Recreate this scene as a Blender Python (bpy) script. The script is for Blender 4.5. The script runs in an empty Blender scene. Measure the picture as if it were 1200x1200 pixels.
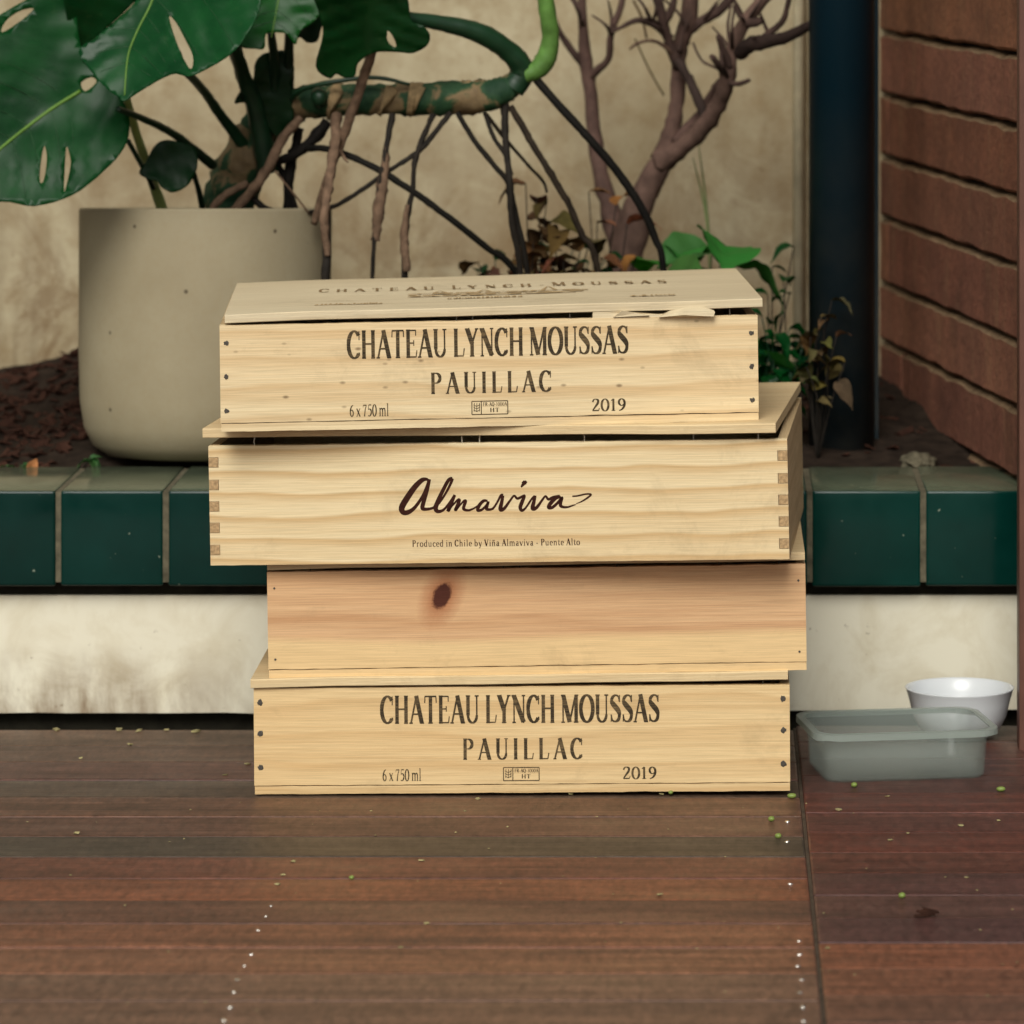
import bpy, bmesh, math, random
from mathutils import Vector, Matrix, noise
from mathutils.geometry import delaunay_2d_cdt
random.seed(7)
S = bpy.context.scene
COL = S.collection
R = math.radians

# ------------------------------------------------------------------ camera
F, CX, HY, CAMZ = 5270.0, 832.0, -139.0, 0.873     # focal length in photo pixels, principal point, eye height
cam = bpy.data.cameras.new('camera'); camo = bpy.data.objects.new('camera', cam); COL.objects.link(camo)
camo.location = (0, 0, CAMZ); camo.rotation_euler = (R(90), 0, 0)
cam.sensor_width = 36; cam.lens = F * 36 / 1200
cam.shift_x = -(CX - 600) / 1200; cam.shift_y = -(600 - HY) / 1200
cam.clip_start = 0.1; cam.clip_end = 3000
cam.dof.use_dof = True; cam.dof.focus_distance = 4.22; cam.dof.aperture_fstop = 8.0
S.camera = camo

# ------------------------------------------------------------------ world and sun (soft courtyard daylight)
W = bpy.data.worlds.new('World'); S.world = W; W.use_nodes = True
nt = W.node_tree; bg = nt.nodes['Background']
sky = nt.nodes.new('ShaderNodeTexSky'); sky.sky_type = 'NISHITA'; sky.sun_disc = False
SUN_EL, SUN_AZ = 41, -8          # azimuth measured from behind the camera, negative = from the left
sky.sun_elevation = R(SUN_EL); sky.sun_rotation = R(180 + 8)
sky.dust_density = 4.0; sky.air_density = 1.0
hs = nt.nodes.new('ShaderNodeHueSaturation'); hs.inputs['Saturation'].default_value = 0.18
nt.links.new(sky.outputs[0], hs.inputs['Color'])
tm = nt.nodes.new('ShaderNodeMix'); tm.data_type = 'RGBA'; tm.blend_type = 'MULTIPLY'; tm.inputs[0].default_value = 1
tm.inputs[7].default_value = (1.0, 0.99, 0.95, 1)
nt.links.new(hs.outputs[0], tm.inputs[6]); nt.links.new(tm.outputs[2], bg.inputs['Color'])
bg.inputs['Strength'].default_value = 0.06
sun = bpy.data.lights.new('sun', 'SUN'); suno = bpy.data.objects.new('sun', sun); COL.objects.link(suno)
sun.energy = 1.5; sun.angle = R(30); sun.color = (1.0, 0.965, 0.905)
sd = Vector((math.sin(R(SUN_AZ)) * math.cos(R(SUN_EL)), -math.cos(R(SUN_AZ)) * math.cos(R(SUN_EL)), math.sin(R(SUN_EL))))
suno.rotation_euler = sd.to_track_quat('Z', 'Y').to_euler(); suno.location = (-1, 1, 4)
S.view_settings.view_transform = 'Standard'; S.view_settings.look = 'None'
S.view_settings.exposure = 0.62; S.view_settings.gamma = 1.0; S.view_settings.use_curve_mapping = False

# ------------------------------------------------------------------ helpers
def P(x, y, D):                    # photo pixel + distance -> point
    return Vector(((x - CX) * D / F, D, CAMZ - (y - HY) * D / F))
def lin(r, g, b):
    f = lambda c: ((c / 255 + .055) / 1.055) ** 2.4 if c > 10 else c / 255 / 12.92
    return (f(r), f(g), f(b), 1)
def tag(o, label=None, cat=None, group=None, kind=None):
    if label: o['label'] = label
    if cat: o['category'] = cat
    if group: o['group'] = group
    if kind: o['kind'] = kind
    return o
def empty(name, loc=(0, 0, 0), rot=(0, 0, 0)):
    o = bpy.data.objects.new(name, None); COL.objects.link(o)
    o.location = loc; o.rotation_euler = rot; o.empty_display_size = .03
    return o
def mesh_obj(name, me, m, parent=None, color=None):
    o = bpy.data.objects.new(name, me); COL.objects.link(o)
    if m and not me.materials: me.materials.append(m)
    if parent: o.parent = parent
    if color: o.color = color
    return o
def obj(name, bm, m, parent=None, smooth=False, color=None):
    me = bpy.data.meshes.new(name)
    bmesh.ops.recalc_face_normals(bm, faces=bm.faces)
    bm.to_mesh(me); bm.free()
    if smooth: me.shade_smooth()
    return mesh_obj(name, me, m, parent, color)
def box(bm, x0, x1, y0, y1, z0, z1, bev=0.0, seg=1):
    r = bmesh.ops.create_cube(bm, size=1)
    vs = r['verts']
    for v in vs:
        v.co = Vector((x0 + (v.co.x + .5) * (x1 - x0), y0 + (v.co.y + .5) * (y1 - y0), z0 + (v.co.z + .5) * (z1 - z0)))
    if bev:
        es = list({e for v in vs for e in v.link_edges})
        bmesh.ops.bevel(bm, geom=es, offset=bev, segments=seg, affect='EDGES', profile=.6)
    return vs
def prism(bm, pts, axis, a, b):    # polygon pts extruded along an axis from a to b
    def mk(p, t):
        if axis == 'y': return Vector((p[0], t, p[1]))
        if axis == 'x': return Vector((t, p[0], p[1]))
        return Vector((p[0], p[1], t))
    v0 = [bm.verts.new(mk(p, a)) for p in pts]; v1 = [bm.verts.new(mk(p, b)) for p in pts]
    n = len(pts)
    bm.faces.new(v0); bm.faces.new(v1[::-1])
    for i in range(n): bm.faces.new((v0[i], v0[(i + 1) % n], v1[(i + 1) % n], v1[i]))
def catmull(pts, n=6, closed=False):
    pts = [Vector(p) for p in pts]; m = len(pts); out = []
    rng = range(m if closed else m - 1)
    for i in rng:
        if closed: p0, p1, p2, p3 = (pts[(i + k) % m] for k in (-1, 0, 1, 2))
        else: p0, p1, p2, p3 = pts[max(i - 1, 0)], pts[i], pts[i + 1], pts[min(i + 2, m - 1)]
        for k in range(n):
            t = k / n
            out.append(.5 * ((2 * p1) + (p2 - p0) * t + (2 * p0 - 5 * p1 + 4 * p2 - p3) * t * t + (3 * p1 - p0 - 3 * p2 + p3) * t ** 3))
    if not closed: out.append(pts[-1])
    return out
def tube(bm, pts, rad, seg=8, n=5, wob=0.0, seed=0):
    """smooth tube through 3-D points with a radius at each point"""
    if len(rad) != len(pts):
        rad = [rad[0] + (rad[-1] - rad[0]) * i / (len(pts) - 1) for i in range(len(pts))]
    q = catmull([(*p, r) for p, r in zip(pts, rad)], n) if False else None
    P4 = catmull([Vector((p[0], p[1], p[2])) for p in pts], n)
    RR = [v[0] for v in catmull([Vector((r, 0, 0)) for r in rad], n)]
    rings = []; up = Vector((.3, .8, .52)).normalized()
    for i, p in enumerate(P4):
        d = (P4[min(i + 1, len(P4) - 1)] - P4[max(i - 1, 0)])
        d = d.normalized() if d.length > 1e-9 else Vector((0, 0, 1))
        a = d.cross(up)
        if a.length < .05: a = d.cross(Vector((1, 0, 0)))
        a.normalize(); b = a.cross(d).normalized(); up = b if False else up
        ring = []
        for k in range(seg):
            t = 2 * math.pi * k / seg
            rr = max(RR[i], 2e-4)
            if wob: rr *= 1 + wob * (noise.noise(Vector((p.x * 110 + seed, p.z * 110 + k * 1.7, p.y * 60))) + .6 * noise.noise(Vector((p.x * 260 + seed, p.z * 260 + k * 2.7, p.y * 60))))
            ring.append(bm.verts.new(p + a * math.cos(t) * rr + b * math.sin(t) * rr))
        rings.append(ring)
    for i in range(len(rings) - 1):
        for k in range(seg):
            bm.faces.new((rings[i][k], rings[i][(k + 1) % seg], rings[i + 1][(k + 1) % seg], rings[i + 1][k]))
    bm.faces.new(rings[0][::-1]); bm.faces.new(rings[-1])
def tube_obj(name, pts, rad, m, parent=None, seg=8, n=5, wob=0.0, color=None):
    bm = bmesh.new(); tube(bm, pts, rad, seg, n, wob, random.random() * 50)
    return obj(name, bm, m, parent, True, color)
def inside(p, poly):
    c = False; n = len(poly); j = n - 1
    for i in range(n):
        a, b = poly[i], poly[j]
        if (a[1] > p[1]) != (b[1] > p[1]) and p[0] < (b[0] - a[0]) * (p[1] - a[1]) / (b[1] - a[1]) + a[0]: c = not c
        j = i
    return c

# ------------------------------------------------------------------ materials
class NT:
    def __init__(s, name):
        s.m = bpy.data.materials.new(name); s.m.use_nodes = True; s.t = s.m.node_tree
        s.b = s.t.nodes['Principled BSDF']
    def n(s, typ, ins=None, **kw):
        nd = s.t.nodes.new('ShaderNode' + typ)
        for k, v in kw.items(): setattr(nd, k, v)
        for k, v in (ins or {}).items(): s.put(nd.inputs[k], v)
        return nd
    def put(s, sock, v):
        if hasattr(v, 'is_output') and v.is_output: s.t.links.new(v, sock)
        elif hasattr(v, 'outputs'): s.t.links.new(v.outputs[0], sock)
        else: sock.default_value = v
    def coords(s, scale=(1, 1, 1), rnd=False, loc=(0, 0, 0)):
        tc = s.n('TexCoord'); v = tc.outputs['Object']
        if rnd:
            oi = s.n('ObjectInfo'); mu = s.n('VectorMath', operation='SCALE'); s.put(mu.inputs[0], (13.1, 7.7, 5.3)); s.put(mu.inputs['Scale'], oi.outputs['Random'])
            ad = s.n('VectorMath', {0: v, 1: mu.outputs[0]}, operation='ADD'); v = ad.outputs[0]
        return s.n('Mapping', {'Vector': v, 'Scale': scale, 'Location': loc}).outputs[0]
    def noise(s, vec, scale, detail=4, rough=.55, dist=0):
        return s.n('TexNoise', {'Vector': vec, 'Scale': scale, 'Detail': detail, 'Roughness': rough, 'Distortion': dist}).outputs['Fac']
    def ramp(s, fac, stops):
        r = s.n('ValToRGB', {'Fac': fac}); e = r.color_ramp.elements
        while len(e) < len(stops): e.new(.5)
        for el, (p, c) in zip(e, stops): el.position = p; el.color = c if len(c) == 4 else (*c, 1)
        return r.outputs[0]
    def mix(s, fac, a, b, mode='MIX'):
        m = s.n('Mix', data_type='RGBA', blend_type=mode)
        s.put(m.inputs[0], fac); s.put(m.inputs[6], a); s.put(m.inputs[7], b)
        return m.outputs[2]
    def math(s, op, a, b=0.0, c=0.0):
        m = s.n('Math', operation=op); s.put(m.inputs[0], a); s.put(m.inputs[1], b); s.put(m.inputs[2], c); return m.outputs[0]
    def bump(s, h, strength=.3, dist=.001):
        b = s.n('Bump', {'Height': h, 'Strength': strength, 'Distance': dist}); s.put(s.b.inputs['Normal'], b.outputs[0])
    def fin(s, color, rough=.6, spec=.3):
        s.put(s.b.inputs['Base Color'], color); s.put(s.b.inputs['Roughness'], rough); s.put(s.b.inputs['Specular IOR Level'], spec)
        return s.m
g = lambda v: (v, v, v, 1)

def plain(name, col, rough=.6, spec=.3, var=.25, scale=40, objcol=False, bump=0.0, bscale=None):
    k = NT(name); v = k.coords()
    c = col
    if objcol:
        oi = k.n('ObjectInfo'); c = k.mix(1, col, oi.outputs['Color'], 'MULTIPLY')
    nz = k.noise(v, scale, 5)
    f = k.ramp(nz, [(.3, g(1 - var)), (.7, g(1 + var * .3))])
    c = k.mix(1, c, f, 'MULTIPLY')
    if bump: k.bump(k.noise(v, bscale or scale * 3, 4), bump, .002)
    return k.fin(c, rough, spec)

def wood(name, base, dark, axis='x', seed=0.0, band=9, bandk=.5, fiber=.35, knot=None, flecks=False, rough=.62, warm=None, sap=None, dist=4.2):
    """sawn pine; grain along the axis, boards in crate-local metres"""
    k = NT(name)
    tc = k.n('TexCoord').outputs['Object']
    sc = {'x': (.35, 1, 1), 'y': (1, .35, 1)}[axis]
    v = k.n('Mapping', {'Vector': tc, 'Scale': sc, 'Location': (seed * 1.3, seed * .7, seed * .9)}).outputs[0]
    if knot:       # bend the grain round the knot
        kx, kz = knot
        sx = k.n('SeparateXYZ', {0: tc})
        dx = k.math('SUBTRACT', sx.outputs[0], kx); dz = k.math('SUBTRACT', sx.outputs[2], kz)
        r2 = k.math('ADD', k.math('MULTIPLY', k.math('MULTIPLY', dx, dx), .28), k.math('MULTIPLY', dz, dz))
        pull = k.math('DIVIDE', .00030, k.math('ADD', r2, .00035))
        off = k.math('MULTIPLY', pull, dz)
        offv = k.n('CombineXYZ', {2: k.math('MULTIPLY', off, -.8)})
        v = k.n('VectorMath', {0: v, 1: offv.outputs[0]}, operation='ADD').outputs[0]
    low = k.noise(v, 5.0, 2, .5)
    w = k.n('TexWave', {'Vector': v, 'Scale': band, 'Distortion': dist, 'Detail': 2.5, 'Detail Scale': 1.1, 'Detail Roughness': .5},
            wave_type='BANDS', bands_direction='DIAGONAL' if axis == 'z' else 'Z', wave_profile='SAW').outputs['Fac']
    if axis == 'y':
        pass
    wv = k.ramp(w, [(.0, g(0)), (.55, g(.25)), (.88, g(1)), (1.0, g(.1))])
    fs = {'x': (6, 420, 420), 'y': (420, 6, 420)}[axis]
    fb = k.noise(k.n('Mapping', {'Vector': tc, 'Scale': fs, 'Location': (seed, seed, seed)}).outputs[0], 1.0, 5, .6)
    fb2 = k.noise(k.n('Mapping', {'Vector': tc, 'Scale': tuple(x * .28 for x in fs), 'Location': (seed, seed, 3)}).outputs[0], 1.0, 3, .6)
    c = k.mix(k.math('MULTIPLY', wv, bandk), base, dark)
    c = k.mix(k.ramp(fb, [(.42, g(0)), (.72, g(fiber))]), c, dark)
    c = k.mix(k.ramp(fb2, [(.5, g(0)), (.75, g(fiber * .9))]), c, dark)
    # blotchy ageing
    c = k.mix(k.ramp(low, [(.35, g(.0)), (.7, g(.35))]), c, warm or dark)
    if sap:        # paler sapwood below a wandering line
        zz = k.n('SeparateXYZ', {0: v}).outputs[2]
        zl = k.math('ADD', k.math('SUBTRACT', zz, sap[0] + seed * .9), k.math('MULTIPLY', k.math('SUBTRACT', low, .5), .03))
        c = k.mix(k.ramp(k.math('MULTIPLY_ADD', zl, 40, .5), [(.30, g(.75)), (.62, g(0))]), c, sap[1])
    if flecks:
        vo = k.n('TexVoronoi', {'Vector': k.n('Mapping', {'Vector': tc, 'Scale': (42, 0.01, 78), 'Location': (seed, 0, seed)}).outputs[0], 'Scale': 1.0, 'Randomness': .95})
        sel = k.ramp(k.n('SeparateColor', {0: vo.outputs['Color']}).outputs[0], [(.30, g(0)), (.32, g(1))])
        fl = k.ramp(vo.outputs['Distance'], [(.06, g(1)), (.16, g(0))])
        c = k.mix(k.math('MULTIPLY', k.math('MULTIPLY', sel, fl), .66), c, (.10, .052, .022, 1))
    if knot:
        kn = k.noise(k.n('Mapping', {'Vector': tc, 'Scale': (1, 1, 1)}).outputs[0], 220, 3)
        dx2 = k.math('SUBTRACT', dx, k.math('MULTIPLY', dz, .28))        # the knot leans
        rr = k.math('SQRT', k.math('ADD', k.math('POWER', k.math('DIVIDE', dx2, .0098), 2), k.math('POWER', k.math('DIVIDE', dz, .0145), 2)))
        rr = k.math('ADD', rr, k.math('MULTIPLY', k.math('SUBTRACT', kn, .5), .5))
        c = k.mix(k.ramp(rr, [(.0, g(.8)), (.62, g(.0))]) if False else k.ramp(k.math('MULTIPLY', rr, .4), [(.2, g(.85)), (.95, g(0))]), c, lin(150, 82, 44))
        c = k.mix(k.ramp(rr, [(.72, g(.95)), (.98, g(0))]), c, lin(66, 30, 22))
    fine = k.noise(k.n('Mapping', {'Vector': tc, 'Scale': tuple(x * 2.6 for x in fs), 'Location': (seed, 2, 1)}).outputs[0], 1.0, 3, .7)
    c = k.mix(1, c, k.ramp(fine, [(.32, g(.84)), (.6, g(1.05))]), 'MULTIPLY')
    sm = k.noise(k.n('Mapping', {'Vector': tc, 'Location': (seed * 2.3, seed, seed * 1.9)}).outputs[0], 11, 6, .7, .4)
    c = k.mix(k.ramp(sm, [(.56, g(0)), (.74, g(.30))]), c, lin(128, 108, 78))             # grubby handling marks
    scv = k.noise(k.n('Mapping', {'Vector': tc, 'Rotation': (0, R(14), 0), 'Scale': (9, 260, 260), 'Location': (seed * 3, 0, seed)}).outputs[0], 1.0, 2, .5)
    c = k.mix(k.ramp(scv, [(.70, g(0)), (.78, g(.35))]), c, lin(120, 92, 58))
    k.bump(k.math('ADD', fb, k.math('MULTIPLY', fine, .7)), .3, .0008)
    return k.fin(c, rough, .2)

M = {}
M['ink'] = plain('ink', lin(58, 50, 38), .7, .15, .35, 500)
def inkmat(name, a, b):
    k = NT(name); n1 = k.noise(k.coords((60, 60, 900)), 1.0, 4, .6); n2 = k.noise(k.coords(), 60, 3, .6)
    return k.fin(k.mix(k.ramp(k.math('ADD', k.math('MULTIPLY', n1, .6), k.math('MULTIPLY', n2, .4)), [(.46, g(0)), (.68, g(1))]), a, b), .75, .12)
M['ink'] = inkmat('ink', lin(56, 48, 36), lin(124, 104, 74))
M['brand'] = plain('burnt_brand', lin(58, 30, 22), .75, .1, .4, 400)
M['faint'] = plain('faded_ink', lin(140, 116, 82), .8, .1, .35, 300)
M['fainter'] = plain('faint_stamp', lin(178, 152, 112), .8, .1, .3, 200)
M['nail'] = plain('steel_nail', lin(74, 68, 60), .5, .5, .5, 900)
M['wire'] = plain('bright_wire', lin(190, 185, 170), .35, .6, .1)
M['w1'] = wood('pine_pale', lin(226, 208, 168), lin(190, 154, 104), seed=1.7, band=11, bandk=.5, fiber=.30, flecks=True, warm=lin(222, 182, 130))
M['w1lid'] = wood('pine_lid', lin(214, 200, 168), lin(168, 144, 106), seed=9.4, band=6, bandk=.22, fiber=.35)
M['w2'] = wood('pine_banded', lin(232, 216, 176), lin(196, 162, 112), seed=4.6, band=15, bandk=.85, fiber=.25, dist=3.0)
M['w2lid'] = wood('pine_lid_plain', lin(218, 198, 156), lin(180, 144, 98), seed=6.2, band=7, bandk=.35, fiber=.4)
M['w3'] = wood('pine_orange', lin(214, 179, 138), lin(166, 118, 80), seed=2.9, band=8, bandk=.34, fiber=.45, knot=(-.0905, .0765), warm=lin(200, 150, 100), sap=(.040, lin(224, 196, 144)))
M['w4'] = wood('pine_honey', lin(222, 197, 150), lin(186, 148, 98), seed=7.8, band=11, bandk=.42, fiber=.34, warm=lin(212, 170, 112))
M['wside'] = wood('pine_side', lin(196, 172, 132), lin(150, 118, 80), axis='y', seed=3.3, band=9, bandk=.3, fiber=.4)
M['endgrain'] = plain('end_grain', lin(184, 154, 114), .8, .1, .5, 350)

def deck_mat():
    k = NT('deck_timber'); oi = k.n('ObjectInfo')
    v = k.coords((1.1, 55, 1), True); v2 = k.coords((9, 420, 1), True); v3 = k.coords((1, 1, 1), True); v4 = k.coords((3.5, 14, 1), True)
    a = k.noise(v, 1.0, 6, .62); b = k.noise(v2, 1.0, 5, .65); d = k.noise(v4, 1.0, 6, .65); e = k.noise(k.coords((1, .3, 1), True), 150, 6, .8)
    c = k.mix(1, oi.outputs['Color'], k.ramp(a, [(.30, g(.68)), (.50, g(.97)), (.72, g(1.3))]), 'MULTIPLY')
    c = k.mix(1, c, k.ramp(b, [(.28, g(.62)), (.52, g(1)), (.74, g(1.35))]), 'MULTIPLY')
    c = k.mix(1, c, k.ramp(e, [(.34, g(.55)), (.66, g(1.42))]), 'MULTIPLY')
    c = k.mix(k.ramp(d, [(.50, g(0)), (.74, g(.5))]), c, lin(60, 56, 46))               # grey-green weathered film
    sp = k.noise(v3, 260, 2, .5)
    c = k.mix(k.ramp(sp, [(.72, g(0)), (.78, g(.5))]), c, lin(128, 112, 90))             # dust specks
    k.bump(k.math('ADD', b, k.math('MULTIPLY', a, .6)), .4, .0012)
    return k.fin(c, k.ramp(d, [(.3, g(.34)), (.7, g(.58))]), .24)
M['deck'] = deck_mat()
M['seam'] = plain('deck_trim', lin(74, 62, 50), .8, .2, .5, 60)
M['screw'] = NT('screw_steel'); M['screw'].b.inputs['Metallic'].default_value = 1; M['screw'] = M['screw'].fin((.85, .82, .76, 1), .22, .5)

def plaster():
    k = NT('beige_plaster'); v = k.coords()
    a = k.noise(v, 4.0, 8, .7); b = k.noise(v, 26, 6, .68); st = k.noise(k.coords((26, 1, 3.2)), 1.0, 5, .6)
    c = k.mix(k.ramp(a, [(.35, g(0)), (.68, g(1))]), lin(182, 171, 142), lin(150, 135, 105))
    c = k.mix(k.ramp(b, [(.44, g(0)), (.72, g(.6))]), c, lin(134, 112, 78))
    z = k.n('SeparateXYZ', {0: k.n('TexCoord').outputs['Object']}).outputs[2]
    low = k.ramp(z, [(.24, g(1)), (.68, g(0))])                                        # rising damp and splashed soil, streaky
    c = k.mix(k.math('MULTIPLY', k.ramp(st, [(.42, g(0)), (.62, g(1))]), k.math('MULTIPLY', low, .5)), c, lin(98, 80, 58))
    bl = k.noise(v, 7.5, 7, .72, .8)
    c = k.mix(k.math('MULTIPLY', k.ramp(bl, [(.45, g(0)), (.58, g(1))]), k.math('MULTIPLY', low, .85)), c, lin(112, 88, 60))   # brown damp blotches
    sp = k.noise(v, 60, 3, .5)
    c = k.mix(k.ramp(sp, [(.66, g(0)), (.74, g(.4))]), c, lin(112, 90, 66))
    k.bump(b, .25, .003)
    return k.fin(c, .85, .15)
M['plaster'] = plaster()
def white_base():
    k = NT('dirty_white_render'); v = k.coords()
    a = k.noise(v, 14, 7, .65, .6); b = k.noise(v, 70, 4, .6); e = k.noise(k.coords((30, 1, 9)), 1.0, 5, .6)
    c = k.mix(k.ramp(a, [(.45, g(0)), (.75, g(.6))]), lin(222, 217, 196), lin(186, 172, 138))
    z = k.n('SeparateXYZ', {0: k.n('TexCoord').outputs['Object']}).outputs[2]
    low = k.ramp(k.math('MULTIPLY', z, 8), [(.03, g(1)), (.62, g(0))])
    xx = k.n('SeparateXYZ', {0: k.n('TexCoord').outputs['Object']}).outputs[0]
    lft = k.ramp(k.math('ADD', xx, 1.0), [(.35, g(1)), (.62, g(.12))])                # splashes gather along the open left stretch
    c = k.mix(k.math('MULTIPLY', k.math('MULTIPLY', low, lft), k.ramp(k.math('ADD', k.math('MULTIPLY', e, .6), k.math('MULTIPLY', a, .4)), [(.40, g(0)), (.62, g(.95))])), c, lin(112, 84, 54))
    c = k.mix(k.ramp(b, [(.68, g(0)), (.76, g(.7))]), c, lin(110, 90, 60))
    k.bump(a, .25, .002)
    return k.fin(c, .7, .3)
M['white'] = white_base()
def tile_mat():
    k = NT('green_glaze'); v = k.coords((1, 1, 1), True)
    a = k.noise(v, 18, 4, .55)
    c = k.mix(k.ramp(a, [(.3, g(0)), (.7, g(1))]), (.0008, .023, .0175, 1), (.0014, .031, .024, 1))
    oi = k.n('ObjectInfo'); c = k.mix(1, c, k.ramp(oi.outputs['Random'], [(0, g(.72)), (1, g(1.25))]), 'MULTIPLY')
    sp = k.noise(v, 130, 2, .5)
    c = k.mix(k.ramp(sp, [(.75, g(0)), (.775, g(.8))]), c, lin(150, 160, 140))         # dust and chips
    ge = k.n('NewGeometry'); up = k.n('SeparateXYZ', {0: ge.outputs['Normal']}).outputs[2]
    du = k.noise(v, 9, 5, .6)
    skytint = k.math('MULTIPLY', k.ramp(up, [(.75, g(0)), (.98, g(.42))]), k.ramp(du, [(.25, g(.45)), (.7, g(1))]))
    c = k.mix(skytint, c, lin(150, 150, 120))                                              # sky reflected in the flat tops, painted as a pale tint
    k.bump(k.noise(v, 30, 2), .08, .002)
    m = k.fin(c, k.ramp(a, [(.3, g(.10)), (.7, g(.2))]), .22)
    return m
M['tile'] = tile_mat()
M['grout'] = plain('grout', lin(104, 98, 80), .9, .1, .5, 90, bump=.4)
M['darkmortar'] = plain('dark_mortar', lin(44, 42, 34), .95, .1, .4, 60)
def brick_mat():
    k = NT('brown_brick'); oi = k.n('ObjectInfo')
    a = k.noise(k.coords((1, 1, 1), True), 11, 7, .7); st = k.noise(k.coords((34, 34, 5), True), 1.0, 6, .7, .6); b = k.noise(k.coords((1, 1, 1), True), 150, 5, .7)
    c = k.mix(k.ramp(a, [(.35, g(0)), (.68, g(1))]), lin(152, 103, 81), lin(116, 80, 65))
    c = k.mix(1, c, oi.outputs['Color'], 'MULTIPLY')
    c = k.mix(k.ramp(st, [(.53, g(0)), (.72, g(.5))]), c, lin(146, 116, 86))          # runs of mortar wash
    c = k.mix(k.ramp(b, [(.42, g(0)), (.70, g(.6))]), c, lin(78, 56, 46))
    k.bump(b, .8, .003)
    return k.fin(c, .9, .1)
M['brick'] = brick_mat()
M['mortar'] = plain('mortar', lin(124, 102, 78), .95, .1, .4, 70, bump=.5)  # paler tone, also painted on brick top edges as caught light
def pipe_mat():
    k = NT('blue_black_paint'); v = k.coords()
    z = k.n('SeparateXYZ', {0: v}).outputs[2]; a = k.noise(v, 14, 5, .6)
    f = k.math('MULTIPLY', k.ramp(z, [(.0, g(1)), (.42, g(0))]), k.ramp(a, [(.3, g(.1)), (.7, g(.6))]))
    c = k.mix(f, lin(8, 33, 43), lin(84, 80, 70))
    return k.fin(c, .45, .2)
M['pipe'] = pipe_mat()
M['post'] = plain('brown_post_paint', lin(96, 62, 50), .5, .35, .25, 20)
M['conduit'] = plain('cream_conduit', lin(214, 202, 168), .5, .35, .25, 40)
def pot_mat():
    k = NT('pot_concrete'); v = k.coords()
    a = k.noise(v, 10, 6, .6); b = k.noise(v, 150, 3, .6); sp = k.n('TexVoronoi', {'Vector': v, 'Scale': 34.0, 'Randomness': 1.0})
    c = k.mix(k.ramp(a, [(.3, g(0)), (.7, g(1))]), lin(154, 144, 118), lin(142, 131, 105))
    c = k.mix(k.ramp(b, [(.45, g(0)), (.8, g(.3))]), c, lin(140, 124, 92))
    sel = k.ramp(k.n('SeparateColor', {0: sp.outputs['Color']}).outputs[0], [(.78, g(0)), (.8, g(1))])
    c = k.mix(k.math('MULTIPLY', sel, k.ramp(sp.outputs['Distance'], [(.05, g(.85)), (.10, g(0))])), c, lin(60, 48, 34))
    k.bump(b, .12, .001)
    return k.fin(c, .7, .25)
M['pot'] = pot_mat()
M['soil'] = plain('soil', lin(46, 37, 30), .95, .1, .6, 50, bump=.8)
M['bark'] = plain('bark_chip', lin(62, 40, 31), .9, .1, .6, 30)
M['ground'] = plain('ground_soil', lin(70, 62, 50), .95, .1, .4, 4)
def leaf_mat(name, col, col2, rough=.32, spec=.45):
    k = NT(name); oi = k.n('ObjectInfo'); v = k.coords((1, 1, 1))
    a = k.noise(v, 22, 4, .55); b = k.noise(v, 120, 3, .5)
    c = k.mix(k.ramp(a, [(.3, g(0)), (.7, g(1))]), col, col2)
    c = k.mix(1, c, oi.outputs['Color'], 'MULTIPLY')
    c = k.mix(k.ramp(b, [(.62, g(0)), (.78, g(.05))]), c, lin(120, 130, 90))
    m = k.fin(c, k.ramp(a, [(.3, g(rough)), (.7, g(rough + .16))]), spec)
    k.b.inputs['Transmission Weight'].default_value = 0
    tr = k.n('BsdfTranslucent', {'Color': k.mix(1, c, (1.0, 1.5, .45, 1), 'MULTIPLY')}); mx = k.n('MixShader'); mx.inputs[0].default_value = .18
    out = k.t.nodes['Material Output']
    k.t.links.new(k.b.outputs[0], mx.inputs[1]); k.t.links.new(tr.outputs[0], mx.inputs[2]); k.t.links.new(mx.outputs[0], out.inputs['Surface'])
    return m
M['leaf'] = leaf_mat('monstera_leaf', (.0012, .031, .0062, 1), (.0034, .056, .0100, 1), .27, .17)
M['bedleaf'] = leaf_mat('bed_leaf', (.022, .13, .018, 1), (.04, .18, .03, 1), .5, .3)
M['midrib'] = plain('leaf_midrib', lin(88, 124, 44), .5, .3, .15, 60)
M['petiole'] = plain('green_petiole', lin(18, 52, 29), .45, .4, .35, 40, True)
M['palestalk'] = plain('pale_green_stalk', lin(142, 158, 92), .5, .3, .2, 60)
M['freshstalk'] = plain('fresh_green_stalk', lin(92, 132, 62), .4, .35, .4, 50)
M['stem'] = None
def stem_mat():
    k = NT('aroid_stem'); v = k.coords()
    a = k.noise(v, 24, 5, .6, .5)
    c = k.ramp(a, [(.38, lin(20, 50, 30)), (.50, lin(38, 66, 40)), (.55, lin(112, 94, 66)), (.8, lin(72, 58, 42))])
    k.bump(k.noise(v, 120, 4), .5, .002)
    return k.fin(c, .7, .25)
M['stem'] = stem_mat()
M['scar'] = plain('leaf_scar', lin(146, 124, 90), .85, .15, .5, 90, bump=.6)
M['root'] = plain('dark_root', lin(36, 31, 25), .8, .2, .5, 80, True)
M['dry'] = plain('dry_sheath', lin(112, 90, 72), .85, .15, .45, 120, bump=.5)
M['treebark'] = plain('shrub_bark', lin(102, 80, 70), .85, .15, .5, 45, True, bump=.6)
M['deadleaf'] = plain('dead_leaf', lin(112, 84, 56), .85, .15, .4, 60, True)
M['blade'] = plain('grass_blade', lin(92, 104, 60), .6, .3, .2, 30)
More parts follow.
